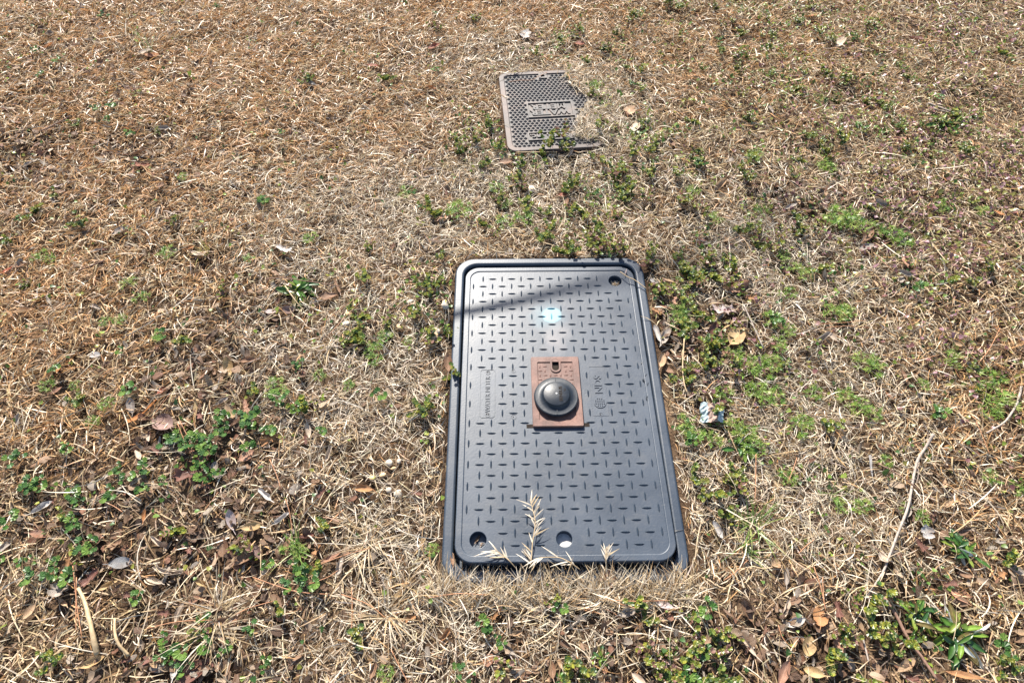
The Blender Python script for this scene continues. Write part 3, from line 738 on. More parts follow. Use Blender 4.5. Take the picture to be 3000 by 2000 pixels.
# ------------------------------------------------------------------ dead leaves, one by one
SAT = {'tan': (.46, .31, .185), 'pale': (.56, .46, .36), 'grey': (.33, .29, .255), 'silver': (.52, .50, .48), 'brown': (.26, .145, .085), 'dark': (.12, .065, .042),
       'orange': (.46, .19, .06), 'red': (.32, .085, .045), 'maroon': (.17, .065, .050), 'salmon': (.44, .235, .155), 'purple': (.24, .15, .135), 'gold': (.50, .35, .17), 'lilac': (.50, .42, .41), 'blue': (.34, .35, .36), 'chestnut': (.42, .205, .085)}
def leaf_mesh(name, L, shape, curl, bend, col, seed):
    """curl = how many radians the blade rolls across its width, bend = radians along its length"""
    rs = np.random.default_rng(seed)
    nu, nv = (14, 6) if shape in ('oak', 'maple') else (9, 6)
    wd = {'oval': .50, 'lance': .24, 'strip': .13, 'oak': .62, 'maple': .95, 'round': .72}[shape] * L
    u = np.linspace(0, 1, nu + 1); v = np.linspace(-1, 1, nv + 1)
    if shape == 'strip': prof = .55 + .45 * np.sin(np.pi * np.clip(u * .92 + .04, 0, 1)) ** .5
    elif shape == 'round': prof = np.sin(np.pi * np.clip(u, .03, .985)) ** .5
    elif shape == 'oak': prof = np.sin(np.pi * np.clip(u, .04, .97)) ** .55 * (.66 + .34 * np.cos(u * 2 * np.pi * 3.1 + 2.6))
    elif shape == 'maple': prof = np.sin(np.pi * np.clip(u, .05, .975)) ** .6 * (.58 + .42 * np.cos(u * 2 * np.pi * 2.6 + 2.2))
    else: prof = np.sin(np.pi * np.clip(u, .02, .985)) ** .75
    prof = prof * (1 + rs.normal(0, .035, nu + 1))
    U, Vv = np.meshgrid(u, v, indexing='ij')
    x = (U - .5) * L; y = Vv * wd / 2 * prof[:, None] * (1 + .10 * rs.normal())
    x = x + np.where(shape in ('oak', 'maple'), .10 * L * (np.abs(Vv) ** 1.5) * np.cos(U * 6.28 * 2.6), 0)
    crease = .10 * wd * (np.abs(Vv) ** 1.0)
    K = curl / wd * (1 + .5 * (U - .5) * rs.normal()) + 1e-4
    ph = y * K; yy = np.sin(ph) / K; zz = (1 - np.cos(ph)) / K + crease * .4
    Bk = bend / L + 1e-4
    pb = x * Bk; X = np.sin(pb) / Bk - zz * np.sin(pb); Z = (1 - np.cos(pb)) / Bk + zz * np.cos(pb)
    tw = (U - .5) * rs.normal(0, .5); Y = yy * np.cos(tw) - Z * np.sin(tw) * .5; Z = Z + yy * np.sin(tw)
    Z = Z + rs.normal(0, .020 * L * .6, Z.shape) * (np.abs(Vv) > .1) * .8 + .012 * L * np.sin(U * 9 + rs.uniform(0, 6)) * np.abs(Vv)
    V3 = np.stack([X, Y, Z], -1).reshape(-1, 3); V3[:, 2] -= V3[:, 2].min()
    i, j = np.meshgrid(np.arange(nu), np.arange(nv), indexing='ij'); a = (i * (nv + 1) + j).ravel()
    Q = np.stack([a, a + 1, a + nv + 2, a + nv + 1], 1)
    c = np.asarray(col)[None, :] * (1 + rs.normal(0, .07, (len(V3), 1)))
    # stalk
    uv = np.stack([U, Vv * .5 + .5], -1).reshape(-1, 2)
    n0 = len(V3); base = V3[(nv // 2)].copy(); tip = base + np.array([-L * .22, rs.normal(0, .04) * L, rs.uniform(0, .06) * L]); s = .0008
    ext = np.array([base + [0, -s, 0], base + [0, s, 0], tip + [0, s * .7, 0], tip + [0, -s * .7, 0]])
    V3 = np.concatenate([V3, ext]); Q = np.concatenate([Q, [[n0, n0 + 1, n0 + 2, n0 + 3]]]); c = np.concatenate([c, np.tile(np.asarray(col) * .8, (4, 1))]); uv = np.concatenate([uv, np.tile([[.0, .4]], (4, 1))])
    me = mesh_np(name, V3, Q, np.clip(c, 0, 1), True, uv); me.materials.append(M_LEAF); return me
_ln = [0]
def put_leaf(px, py, size_px, shape, colour, curl, bend, az, label, group=None, tilt=None, lift=None, cat='dead leaf'):
    _ln[0] += 1; sd = 1000 + _ln[0]
    z = float(ground_z(*P(px, py, .016)[:2], False)) + .013
    p = P(px, py, z + .004); sc = scale_at(px, py); L = size_px / sc
    rs = np.random.default_rng(sd); c = np.asarray(SAT[colour]) * rs.uniform(.9, 1.1)
    me = leaf_mesh('dead_leaf', L, shape, curl, bend, c, sd)
    o = bpy.data.objects.new('dead_leaf', me); COL.objects.link(o)
    zz = z if lift is None else z + lift
    clear_disc(p[0], p[1] - .008, max(.010, L * .50))
    if d_iron(p[0], p[1]) < 0: zz = max(zz, IC_Z + .006)
    o.location = (p[0], p[1], zz)
    t = tilt if tilt is not None else (rs.normal(0, .25), rs.normal(0, .25))
    flip = math.pi if curl < 0 else 0
    o.rotation_euler = (t[0], t[1], R(az))
    tag(o, label, cat, group); return o
# (x, y, length in the picture, outline, colour, roll, bend, heading, label)
LEAVES = [
 (304, 32, 30, 'oval', 'maroon', 2.5, .6, 80, 'small dark red leaf standing in the tan turf behind the onion grass'),
 (264, 117, 34, 'oval', 'grey', 3.2, .8, 20, 'grey curled leaf in the tan turf short of the onion grass tuft'),
 (140, 132, 40, 'oval', 'orange', 1.0, .5, 10, 'orange-brown leaf lying among tan grass near grey curled leaf'),
 (444, 160, 44, 'oval', 'orange', .9, .7, 5, 'bright orange leaf at the foot of the onion grass tuft'),
 (425, 150, 44, 'oval', 'pale', 1.4, .6, 15, 'pale tan leaf tucked behind the bright orange leaf'),
 (293, 183, 46, 'oval', 'brown', 1.6, .7, 140, 'brown leaf half under grass below the onion tuft'),
 (489, 234, 36, 'oval', 'grey', 3.4, .9, 150, 'grey rolled leaf in tan turf under the orange leaf'),
 (630, 245, 44, 'lance', 'orange', .8, .4, 20, 'narrow orange leaf lying alone on the tan turf'),
 (808, 51, 26, 'oval', 'pale', .8, .6, 110, 'pale leaf upright in the far tan turf'),
 (910, 242, 34, 'oval', 'silver', 2.8, .5, 150, 'silvery rolled leaf on tan turf beyond the pointed cream leaf'),
 (338, 283, 36, 'oval', 'tan', .6, .4, 115, 'plain tan leaf standing in the tan turf under the grey roll'),
 (147, 438, 50, 'lance', 'pale', .5, .3, 120, 'pointed cream leaf upright in the tan grass'),
 (166, 544, 42, 'oval', 'lilac', .9, .6, 10, 'pinkish pale leaf in the litter under the pointed cream leaf'),
 (210, 572, 28, 'lance', 'pale', .8, .5, 130, 'little cream sliver leaf under the pinkish pale leaf'),
 (480, 374, 42, 'oval', 'grey', 2.5, .9, 170, 'grey crinkled leaf in tan turf with a dark shaded hollow'),
 (417, 480, 46, 'oak', 'red', 1.6, .8, 30, 'red-orange crumpled leaf in the tan turf'),
 (404, 446, 50, 'oval', 'dark', 2.0, .8, 10, 'dark brown curled leaf just beyond the red-orange crumpled leaf'),
 (217, 391, 36, 'oval', 'dark', 1.5, .8, 120, 'dark leaf near the reddish twig in tan turf'),
 (106, 519, 40, 'oval', 'brown', 1.2, .5, 60, 'brown leaf on edge at the border litter pile'),
 (80, 480, 40, 'oval', 'grey', 2.2, .9, 10, 'grey twisted leaf on the border litter pile'),
 (25, 319, 40, 'oak', 'maroon', 1.8, .9, 30, 'maroon crumpled leaf at the picture border'),
 (468, 540, 46, 'oval', 'brown', 1.2, .5, 160, 'brown cupped leaf under the red-orange crumpled leaf'),
 (461, 617, 34, 'oval', 'grey', 3.5, .5, 100, 'grey tube of a leaf in the tan turf'),
 (330, 585, 40, 'oval', 'grey', 2.6, .8, 80, 'dull grey curled leaf under dark tangled grass'),
 (1540, 100, 46, 'maple', 'silver', 1.6, .9, 70, 'silvery lobed leaf curled on turf beyond the iron cover'),
 (1568, 112, 40, 'oval', 'brown', 1.4, .6, 20, 'brown leaf lying against the silvery lobed leaf'),
 (1272, 134, 40, 'oval', 'red', 1.8, 1.0, 10, 'arched red-brown leaf on turf beyond the iron cover'),
 (1287, 157, 30, 'lance', 'tan', 1.0, .6, 60, 'thin tan leaf below the arched red-brown leaf'),
 (1697, 125, 34, 'oval', 'red', .9, .5, 20, 'bright red leaf beside a green weed past the iron cover'),
 (1264, 255, 30, 'oval', 'orange', 2.2, .8, 10, 'orange curled leaf level with the iron cover slot'),
 (1091, 189, 34, 'oval', 'red', 1.2, .6, 15, 'red leaf lying flat in far tan turf'),
 (1217, 438, 44, 'lance', 'brown', 1.2, .5, 20, 'long brown leaf level with the front of the iron cover'),
 (1387, 47, 34, 'oval', 'silver', 1.8, .8, 110, 'whitish twisted leaf beside a small green weed in far turf'),
 (1268, 66, 28, 'oval', 'salmon', .9, .5, 120, 'pinkish leaf in the farthest tan turf'),
 (1308, 628, 66, 'lance', 'salmon', 1.6, .9, 52, 'long pinkish tan leaf arching beside a feathery green tuft'),
 (1649, 568, 34, 'oval', 'red', .8, .5, 25, 'orange-red leaf on weeds midway between both covers'),
 (1660, 590, 34, 'oval', 'brown', 1.6, .7, 70, 'brown leaf under the orange-red leaf between both covers'),
 (1863, 372, 62, 'oval', 'pale', 1.0, .6, 70, 'large cream leaf beside weeds past the buried edge of the iron cover'),
 (1846, 322, 48, 'maple', 'tan', 1.6, .8, 100, 'tan lobed leaf just beyond the large cream leaf'),
 (1515, 474, 36, 'oval', 'grey', 1.0, .6, 120, 'grey flat leaf under the front lip of the iron cover'),
 (1481, 472, 42, 'oval', 'brown', 1.3, .6, 10, 'brown leaf under the front lip beside the grey flat leaf'),
 (1675, 447, 30, 'oval', 'grey', 3.6, .7, 60, 'little curled grey leaf against the iron cover front lip'),
 (1968, 417, 34, 'oval', 'brown', 1.4, .6, 110, 'brown leaf in the tan turf past the large cream leaf'),
 (2378, 45, 36, 'oval', 'orange', 1.0, .5, 5, 'orange leaf in the far turf beyond the folded buff leaf'),
 (2457, 124, 46, 'maple', 'pale', 1.5, .9, 110, 'folded buff leaf standing in the far mixed turf'),
 (2519, 164, 32, 'oval', 'grey', 3.4, .5, 120, 'grey rolled leaf beside the folded buff leaf'),
 (2684, 112, 48, 'oval', 'maroon', 2.2, .9, 130, 'dark maroon curled leaf making a black hollow in far turf'),
 (2140, 132, 30, 'oval', 'grey', 1.6, .7, 10, 'small grey leaf in far tan turf level with the buff leaf'),
 (2259, 318, 32, 'oval', 'grey', 3.2, .6, 95, 'grey upright rolled leaf in the mid turf'),
 (2929, 621, 30, 'oval', 'orange', 1.0, .6, 130, 'orange leaf in the purple-flowered lawn'),
 (2570, 557, 40, 'oval', 'silver', 1.5, .8, 110, 'pale grey torn leaf upright amid litter in the weedy lawn'),
 (2642, 438, 44, 'oval', 'grey', 3.4, .8, 30, 'dark grey knotted leaf roll in the purple-flowered lawn'),
 (2638, 408, 40, 'oval', 'salmon', .8, .5, 15, 'pale pink leaf beyond the dark grey knotted leaf'),
 (2374, 592, 46, 'oval', 'brown', 2.0, .9, 60, 'brown curled leaf on a small litter pile in pale straw'),
 (2319, 604, 44, 'oval', 'grey', 2.8, .8, 20, 'grey curled leaf at the edge of the small litter pile'),
 (2110, 536, 50, 'oval', 'tan', 2.6, .7, 30, 'tan wrinkled leaf in the pale straw above a dark hollow'),
 (2583, 593, 50, 'oval', 'grey', 2.6, .9, 160, 'grey frilled leaf under the pale grey torn leaf'),
 (583, 744, 84, 'lance', 'pale', 1.5, 1.3, 148, 'long cream leaf arched like a bridge over tan grass'),
 (556, 722, 34, 'lance', 'orange', 1.2, .6, 10, 'orange-brown leaf butt at the raised end of the cream bridge leaf'),
 (353, 675, 60, 'oval', 'grey', 2.0, .7, 30, 'dusky grey leaf sunk in tan grass'),
 (276, 733, 36, 'oval', 'grey', 3.0, .7, 40, 'grey cupped leaf in tan grass near the dusky grey leaf'),
 (51, 773, 42, 'oval', 'brown', .9, .5, 10, 'brown flat leaf at the border of the tan turf'),
 (17, 790, 44, 'oval', 'red', .9, .5, 20, 'rust red leaf at the border below the brown flat leaf'),
 (140, 875, 40, 'oval', 'grey', 3.8, .5, 120, 'grey cone-rolled leaf with ribbed sides in tan turf'),
 (68, 911, 56, 'oval', 'tan', 3.0, .6, 40, 'tan twisted leaf roll near the turf border'),
 (276, 897, 38, 'oval', 'grey', 3.2, .7, 150, 'grey curled leaf beside fine green sprigs in tan turf'),
 (829, 728, 62, 'oak', 'silver', 1.8, .9, 150, 'silver grey crumpled leaf beyond the broad-leaved rosette'),
 (961, 865, 56, 'oval', 'brown', .9, .5, 8, 'smooth red-brown leaf flat beside the broad-leaved rosette'),
 (988, 838, 50, 'strip', 'brown', .9, .4, 115, 'brown strip leaf standing beyond the smooth red-brown leaf'),
 (791, 911, 30, 'round', 'lilac', .5, .3, 5, 'dull mauve flat leaf in the dark soil by the rosette'),
 (842, 905, 34, 'round', 'purple', 1.2, .6, 20, 'dark purplish leaf under the broad-leaved rosette'),
 (276, 1037, 30, 'round', 'silver', .5, .3, 10, 'small whitish flat leaf on the tan straw'),
 (162, 1141, 46, 'lance', 'salmon', .5, .3, 20, 'two-tone peach leaf flat beside a green sprig'),
 (170, 1082, 40, 'oval', 'orange', 2.2, .8, 120, 'orange curled leaf in tan straw beyond the peach leaf'),
 (308, 1067, 36, 'oval', 'dark', 2.4, .8, 40, 'dark shrivelled leaf in tan straw'),
 (665, 1071, 62, 'oval', 'gold', 2.2, 1.0, 110, 'golden tan folded leaf standing over dark litter'),
 (421, 1205, 104, 'strip', 'orange', 1.4, .7, 33, 'long orange leaf strip leaning in the straw'),
 (480, 1239, 96, 'oval', 'purple', 1.6, .7, 152, 'large purple-brown leaf cupped upward in the straw'),
 (572, 1194, 58, 'lance', 'gold', .9, .4, 98, 'narrow golden leaf standing upright in leaf litter'),
 (719, 1188, 52, 'oak', 'salmon', .4, .3, 110, 'flat salmon leaf with a wavy edge'),
 (651, 1173, 46, 'oval', 'grey', 3.4, .6, 20, 'grey rolled leaf next to the flat salmon leaf'),
 (383, 1184, 50, 'oval', 'grey', 1.2, .5, 110, 'grey leaf on edge beyond the large purple-brown leaf'),
 (474, 1143, 30, 'round', 'red', 2.4, .8, 60, 'small rust red crumpled leaf in dark grass'),
 (506, 1292, 40, 'oval', 'blue', .8, .4, 10, 'bluish grey leaf flat under the large purple-brown leaf'),
 (51, 1224, 34, 'oval', 'grey', 3.6, .6, 95, 'grey cone leaf standing at the straw border'),
 (610, 1325, 84, 'oak', 'maroon', .8, .6, 60, 'big maroon lobed leaf topmost of the maroon pile'),
 (556, 1385, 100, 'oak', 'maroon', 2.2, 1.1, 20, 'maroon leaf curled into an open scroll in the pile'),
 (600, 1400, 70, 'oak', 'maroon', .9, .6, 100, 'maroon leaf hanging down the front of the pile'),
 (580, 1358, 36, 'oval', 'tan', .5, .3, 110, 'little tan leaf lying on the maroon pile'),
 (628, 1366, 34, 'round', 'grey', .7, .4, 90, 'small grey-brown leaf beside the little tan leaf'),
 (642, 1390, 44, 'oval', 'grey', 1.4, .5, 15, 'grey-green leaf under the maroon pile'),
 (722, 1332, 46, 'round', 'salmon', .7, .4, 40, 'pinkish buff leaf with broken edge right by green ivy leaves'),
 (665, 1245, 70, 'oval', 'dark', 2.8, 1.0, 20, 'dark looped leaf over grey leaf in the litter'),
 (676, 1238, 44, 'oval', 'silver', 3.0, .9, 120, 'silvery twisted leaf inside the dark looped leaf'),
 (121, 1484, 64, 'oval', 'silver', 3.6, .5, 30, 'silvery rolled leaf tube near the straw border'),
 (108, 1563, 50, 'oval', 'salmon', .9, .5, 5, 'peach brown leaf lying in straw below the silvery tube'),
 (276, 1499, 46, 'oval', 'tan', 4.2, .6, 60, 'tan ringed leaf roll beside green ivy leaves'),
 (421, 1507, 36, 'oval', 'orange', 2.6, .6, 95, 'orange leaf cone upright in the brown litter'),
 (338, 1590, 66, 'oak', 'brown', 2.4, 1.2, 10, 'reddish brown leaf rolled open like a mouth'),
 (351, 1646, 64, 'oval', 'blue', .7, .4, 12, 'blue-grey ribbed leaf flat on the litter'),
 (459, 1582, 50, 'oval', 'pale', 4.0, .5, 145, 'cream ribbed leaf tube in the litter'),
 (674, 1520, 66, 'oval', 'lilac', 1.8, 1.0, 110, 'pale lilac leaf curling over the brown litter'),
 (651, 1599, 56, 'round', 'brown', .5, .3, 100, 'square brown leaf flat on the litter'),
 (719, 1628, 84, 'oval', 'brown', 1.8, .7, 45, 'long brown folded leaf leaning beside the square brown leaf'),
 (752, 1612, 50, 'oval', 'purple', 1.4, .6, 120, 'dark brown leaf piece on top of the folded leaf'),
 (774, 1448, 60, 'oval', 'silver', 4.0, .6, 140, 'silvery rolled leaf on straw edge of the litter'),
 (825, 1516, 54, 'oval', 'silver', 4.4, .4, 35, 'silvery cigar-rolled leaf on pale straw'),
 (895, 1573, 52, 'oval', 'maroon', 3.4, 1.4, 20, 'dark red leaf ring standing on green moss tuft'),
 (736, 1541, 60, 'oval', 'gold', 2.0, .7, 10, 'golden grey leaf cupped near the lilac leaf'),
 (510, 1675, 50, 'oval', 'pale', 4.6, .5, 10, 'buff leaf roll with dark open end'),
 (600, 1712, 62, 'oval', 'gold', 4.2, .7, 168, 'gold striped leaf roll in the straw'),
 (170, 1728, 60, 'maple', 'grey', 1.6, .9, 80, 'grey peaked leaf like a tent on straw'),
 (183, 1765, 44, 'oval', 'tan', 3.4, 1.2, 150, 'tan hooked leaf with black hollow under the grey tent leaf'),
 (262, 1690, 70, 'oak', 'maroon', 2.4, 1.0, 60, 'maroon ragged leaf near the long tan strip'),
 (313, 1714, 56, 'oval', 'gold', 4.0, .5, 50, 'golden leaf roll next to the maroon ragged leaf'),
 (455, 1926, 84, 'oak', 'maroon', .5, .3, 15, 'flat maroon oak leaf with pointed lobes'),
 (527, 1792, 62, 'oval', 'pale', 3.6, .7, 70, 'buff ribbed leaf roll under bleached straw clump'),
 (668, 1812, 78, 'oak', 'brown', 3.6, 1.3, 10, 'rusty brown leaf curled into a wide ring'),
 (272, 1937, 76, 'oval', 'gold', 2.8, .8, 20, 'buff brown leaf folded over at the straw front'),
 (510, 1962, 56, 'oval', 'silver', 2.4, .7, 100, 'silver grey leaf near the flat maroon oak leaf'),
 (566, 1966, 96, 'oval', 'maroon', 1.8, .6, 45, 'long red-brown leaf at the front border'),
 (991, 1660, 62, 'oval', 'grey', 3.6, 1.2, 80, 'grey-brown leaf loop on pale straw'),
 (970, 1628, 70, 'lance', 'salmon', 1.4, .8, 30, 'pinkish leaf arched behind the grey-brown loop'),
 (787, 1741, 50, 'oval', 'dark', 3.8, .6, 80, 'dark grey leaf cone in straw'),
 (1060, 1427, 84, 'lance', 'chestnut', 1.3, 1.0, 165, 'chestnut leaf with pale rolled edge on pale thatch beside the lid'),
 (1723, 1784, 58, 'lance', 'chestnut', .7, .5, 158, 'smooth chestnut oval leaf alone on straw before the lid'),
 (1844, 1711, 56, 'oak', 'gold', 2.6, 1.0, 100, 'crumpled golden leaf in front of the lid'),
 (1782, 1690, 56, 'maple', 'salmon', .6, .4, 60, 'pale pinkish lobed leaf under the lid front edge'),
 (1719, 1737, 40, 'oval', 'brown', 4.0, .6, 80, 'brown rolled leaf next to clover before the lid'),
 (1166, 1743, 36, 'oak', 'gold', 2.0, .9, 20, 'small crinkled gold leaf in the front straw'),
 (1202, 1809, 42, 'oak', 'chestnut', 2.4, .9, 20, 'small crumpled orange-brown leaf in the front straw'),
 (1306, 1852, 48, 'oval', 'chestnut', 3.4, .8, 50, 'rolled orange-brown leaf in the front straw'),
 (1512, 1850, 42, 'oval', 'tan', 2.0, .7, 10, 'tan cupped leaf above small green sprouts'),
 (1091, 1962, 50, 'oval', 'brown', 3.0, .8, 80, 'brown leaf roll at the front border straw'),
 (1838, 1792, 56, 'oval', 'grey', 2.2, .7, 15, 'grey crumpled leaf beside the smooth chestnut leaf'),
 (1948, 1771, 54, 'oval', 'lilac', 1.4, .6, 160, 'pale lilac leaf among reddish stems near the lid corner'),
 (1327, 1636, 44, 'oval', 'brown', 3.4, .8, 100, 'brown curled leaf wedged at the lid corner'),
 (1617, 1958, 54, 'oval', 'brown', 2.2, .8, 100, 'brown ribbed leaf at the front border under sprouts'),
 (2306, 1686, 52, 'oval', 'grey', 3.6, .6, 80, 'grey rolled leaf beside round-leaved weed'),
 (2272, 1650, 52, 'round', 'tan', 1.6, .7, 30, 'tan cupped leaf beyond the grey rolled leaf'),
 (2190, 1780, 76, 'oval', 'brown', 2.8, 1.0, 110, 'large brown shrivelled leaf standing in front litter'),
 (2304, 1780, 58, 'oval', 'pale', 4.4, .7, 60, 'buff ribbed leaf roll with open brown end'),
 (2404, 1805, 64, 'round', 'chestnut', .5, .4, 70, 'rounded golden brown leaf lying flat on front litter'),
 (2336, 1822, 60, 'oval', 'silver', 2.2, 1.0, 15, 'silver grey leaf arched over front litter'),
 (2461, 1890, 88, 'lance', 'salmon', 1.0, .5, 98, 'long pinkish brown pointed leaf with a midrib'),
 (2370, 1890, 60, 'round', 'gold', 1.2, .6, 60, 'tan leaf folded along the middle in front litter'),
 (2190, 1885, 80, 'lance', 'pale', 3.2, .8, 120, 'buff jointed leaf roll in front litter'),
 (2387, 1968, 60, 'oval', 'gold', 1.6, .7, 160, 'tan ribbed leaf at the front border'),
 (2298, 1967, 80, 'oval', 'salmon', 1.0, .5, 60, 'broad brown leaf crossed by twigs at the front border'),
 (2808, 1745, 56, 'oval', 'salmon', .7, .5, 120, 'plain brown leaf flat between both silvery rosettes'),
 (2102, 1548, 56, 'oval', 'silver', 3.0, .8, 115, 'silvery twisted leaf beyond the grass clump'),
 (2081, 1763, 60, 'strip', 'chestnut', 1.2, .8, 100, 'curved rusty leaf strip in front straw'),
 (2659, 1945, 70, 'oval', 'tan', 1.4, .7, 30, 'tan veined leaf under the thick brown twig'),
 (2717, 1556, 48, 'maple', 'silver', 1.6, 1.0, 90, 'pale grey peaked leaf beside the smaller silvery rosette'),
 (2697, 1590, 54, 'oak', 'maroon', 2.0, .8, 120, 'maroon leaf under the pale grey peaked leaf'),
 (2589, 1631, 46, 'round', 'pale', 1.0, .6, 30, 'buff cupped leaf against the long twig'),
 (2655, 1490, 60, 'oval', 'grey', 3.0, .9, 70, 'grey frayed leaf caught under the long twig'),
 (2923, 1541, 40, 'oval', 'grey', 4.4, .8, 70, 'grey leaf ring by the straw border'),
 (2553, 1363, 66, 'strip', 'silver', .5, .2, 84, 'white sliver of leaf upright beside the thin twig'),
 (2825, 1975, 100, 'lance', 'chestnut', 1.2, .6, 165, 'long orange-brown leaf below the larger silvery rosette'),
 (2091, 982, 96, 'oval', 'maroon', 1.5, .6, 72, 'big dark red leaf in the leaf nest beside the lid'),
 (2157, 985, 98, 'oval', 'gold', .9, .6, 50, 'big golden brown leaf lit through in the leaf nest'),
 (2123, 906, 90, 'oak', 'lilac', 1.0, .5, 12, 'big pale lobed leaf at the back of the leaf nest'),
 (2166, 835, 66, 'oval', 'salmon', 1.4, .7, 20, 'pinkish leaf overgrown by weeds beyond the leaf nest'),
 (2140, 945, 66, 'strip', 'gold', 1.2, .5, 42, 'golden strip leaf across the leaf nest'),
 (2086, 930, 80, 'strip', 'dark', 2.0, .8, 118, 'dark twisted leaf edge rising from the leaf nest'),
 (2655, 764, 44, 'oval', 'salmon', .6, .4, 75, 'upright pink-brown oval leaf in pale straw'),
 (2655, 801, 56, 'oval', 'grey', 2.8, .9, 165, 'grey hooked leaf under the upright pink-brown leaf'),
 (2417, 729, 40, 'oval', 'pale', 2.6, .8, 160, 'cream curled leaf in pale straw near feathery tuft'),
 (2540, 722, 46, 'oval', 'grey', 1.8, .9, 10, 'grey arched leaf under a litter pile in the pale straw'),
 (2545, 690, 50, 'oval', 'brown', 1.8, .9, 40, 'brown curled leaf of the pile beyond the grey arched leaf'),
 (2566, 829, 34, 'oval', 'tan', 3.2, .6, 80, 'tan ringed leaf cone under the pink-brown leaf'),
 (2749, 912, 44, 'lance', 'brown', 4.0, .4, 150, 'brown leaf tube in the purple-flowered straw'),
 (2442, 982, 34, 'oval', 'pale', .6, .4, 120, 'little cream leaf shining in pale straw'),
 (2415, 985, 50, 'oval', 'grey', 3.4, .9, 30, 'grey coiled leaf beside the little cream leaf'),
 (2647, 1097, 44, 'oval', 'brown', 2.4, .6, 95, 'brown ribbed leaf in straw beyond a feathery tuft'),
 (2806, 1003, 36, 'oval', 'tan', 1.0, .5, 150, 'tan oval leaf hanging on a dead stem'),
 (2855, 1075, 56, 'oval', 'grey', 2.8, 1.0, 140, 'dark grey crumpled leaf near feathery tufts'),
 (1927, 975, 60, 'oval', 'silver', 4.0, .7, 100, 'silver ribbed leaf roll against the box rim'),
 (1952, 985, 66, 'oval', 'grey', 3.0, .9, 60, 'grey ribbed leaf beside the silver roll at the box rim'),
 (1978, 993, 40, 'oval', 'pale', 4.0, .5, 150, 'little buff leaf roll near the box rim'),
 (1938, 1055, 60, 'oval', 'tan', 2.4, 1.0, 70, 'tan crumpled leaf against the box rim below the silver roll'),
 (2014, 1010, 46, 'oval', 'brown', 4.2, .7, 90, 'brown rolled leaf near a dry stem by the rim'),
 (1921, 830, 54, 'oak', 'silver', 1.6, .8, 130, 'silvery ragged leaf at the rim near the drilled corner'),
 (1957, 818, 40, 'lance', 'tan', .5, .3, 150, 'tan pointed leaf among weeds near the drilled corner'),
 (1982, 872, 50, 'oak', 'salmon', 1.4, .7, 60, 'pinkish brown leaf under weeds near the drilled corner'),
 (1890, 778, 46, 'oval', 'maroon', 1.6, .8, 20, 'dark maroon leaf at the box rim corner'),
 (1834, 792, 26, 'lance', 'lilac', .8, .4, 70, 'little pinkish leaf fallen on the lid corner'),
 (1312, 1060, 56, 'oval', 'brown', 1.8, .6, 95, 'brown leaf hanging on weeds at the box rim edge'),
 (1275, 990, 46, 'oval', 'grey', 2.2, .5, 8, 'grey flattened leaf near the rim in pale thatch'),
 (1400, 1577, 26, 'oak', 'dark', 1.8, .8, 60, 'scrap of dark leaf in the lid corner hole'),
]
for t in LEAVES:
    o = put_leaf(*t)
    if 'fallen on the lid' in t[8]: o.location.z = LID_Z + .001; o.rotation_euler[0] = .1; o.rotation_euler[1] = .1
    if 'corner hole' in t[8]: o.location.z = LID_Z - .015
# the long tan strip
def area(px, py):
    T = [(1600, 570, 'in the weedy patch between the two covers'), (1430, 340, 'along the open edge of the iron cover'), (1850, 400, 'past the buried edge of the iron cover'), (2010, 850, 'beside the drilled corner of the large lid'),
         (2150, 1180, 'around the lichen-covered bark chip'), (2480, 950, 'in the pale straw beyond the bark chip'), (2800, 560, 'in the purple-flowered lawn'), (2400, 150, 'in the far turf round the folded buff leaf'),
         (580, 1350, 'around the maroon leaf pile'), (200, 1600, 'in the straw below the silvery leaf tube'), (250, 250, 'in the tan turf round the onion grass'), (850, 850, 'near the broad-leaved rosette'), (300, 850, 'in the tan turf below the cream bridge leaf'),
         (1120, 1150, 'in the pale thatch beside the lid'), (1250, 1850, 'in the straw in front of the lid'), (650, 1780, 'around the rusty leaf ring'), (2150, 1850, 'in the leaf litter before the lid corner'), (2750, 1750, 'around the two silvery-leaved rosettes'), (850, 300, 'in the tan turf short of the iron cover'), (2650, 1200, 'in the straw round the long twig'), (150, 1150, 'in the straw round the peach leaf'), (900, 560, 'in the tan turf beyond the rosette')]
    return min(T, key=lambda t: (t[0] - px) ** 2 + (1.3 * (t[1] - py)) ** 2)[2]
ANCH = []
for t in LEAVES:
    w = t[8]; cut = len(w)
    for k in (' in ', ' on ', ' under ', ' beside ', ' near ', ' at ', ' lying', ' level', ' half', ' short', ' past', ' below', ' above', ' beyond', ' with ', ' tucked', ' standing', ' topmost', ' caught', ' sunk', ' alone', ' making', ' arched ', ' arching', ' against', ' amid', ' flat ', ' upright', ' just', ' next', ' over ', ' of the', ' like', ' leaning', ' cupped', ' curling', ' from', ' hanging', ' behind', ' across', ' rising', ' shining', ' lit ', ' around', ' wedged', ' crossed', ' overgrown', ' inside', ' fallen', ' folded ', ' reading'):
        i = w.find(k)
        if i > 0: cut = min(cut, i)
    w = w[:cut]
    if len(w.split()) >= 3 and 'scrap' not in w: ANCH.append((t[0], t[1], w))
_cnt = {}
for a in ANCH: _cnt[a[2]] = _cnt.get(a[2], 0) + 1
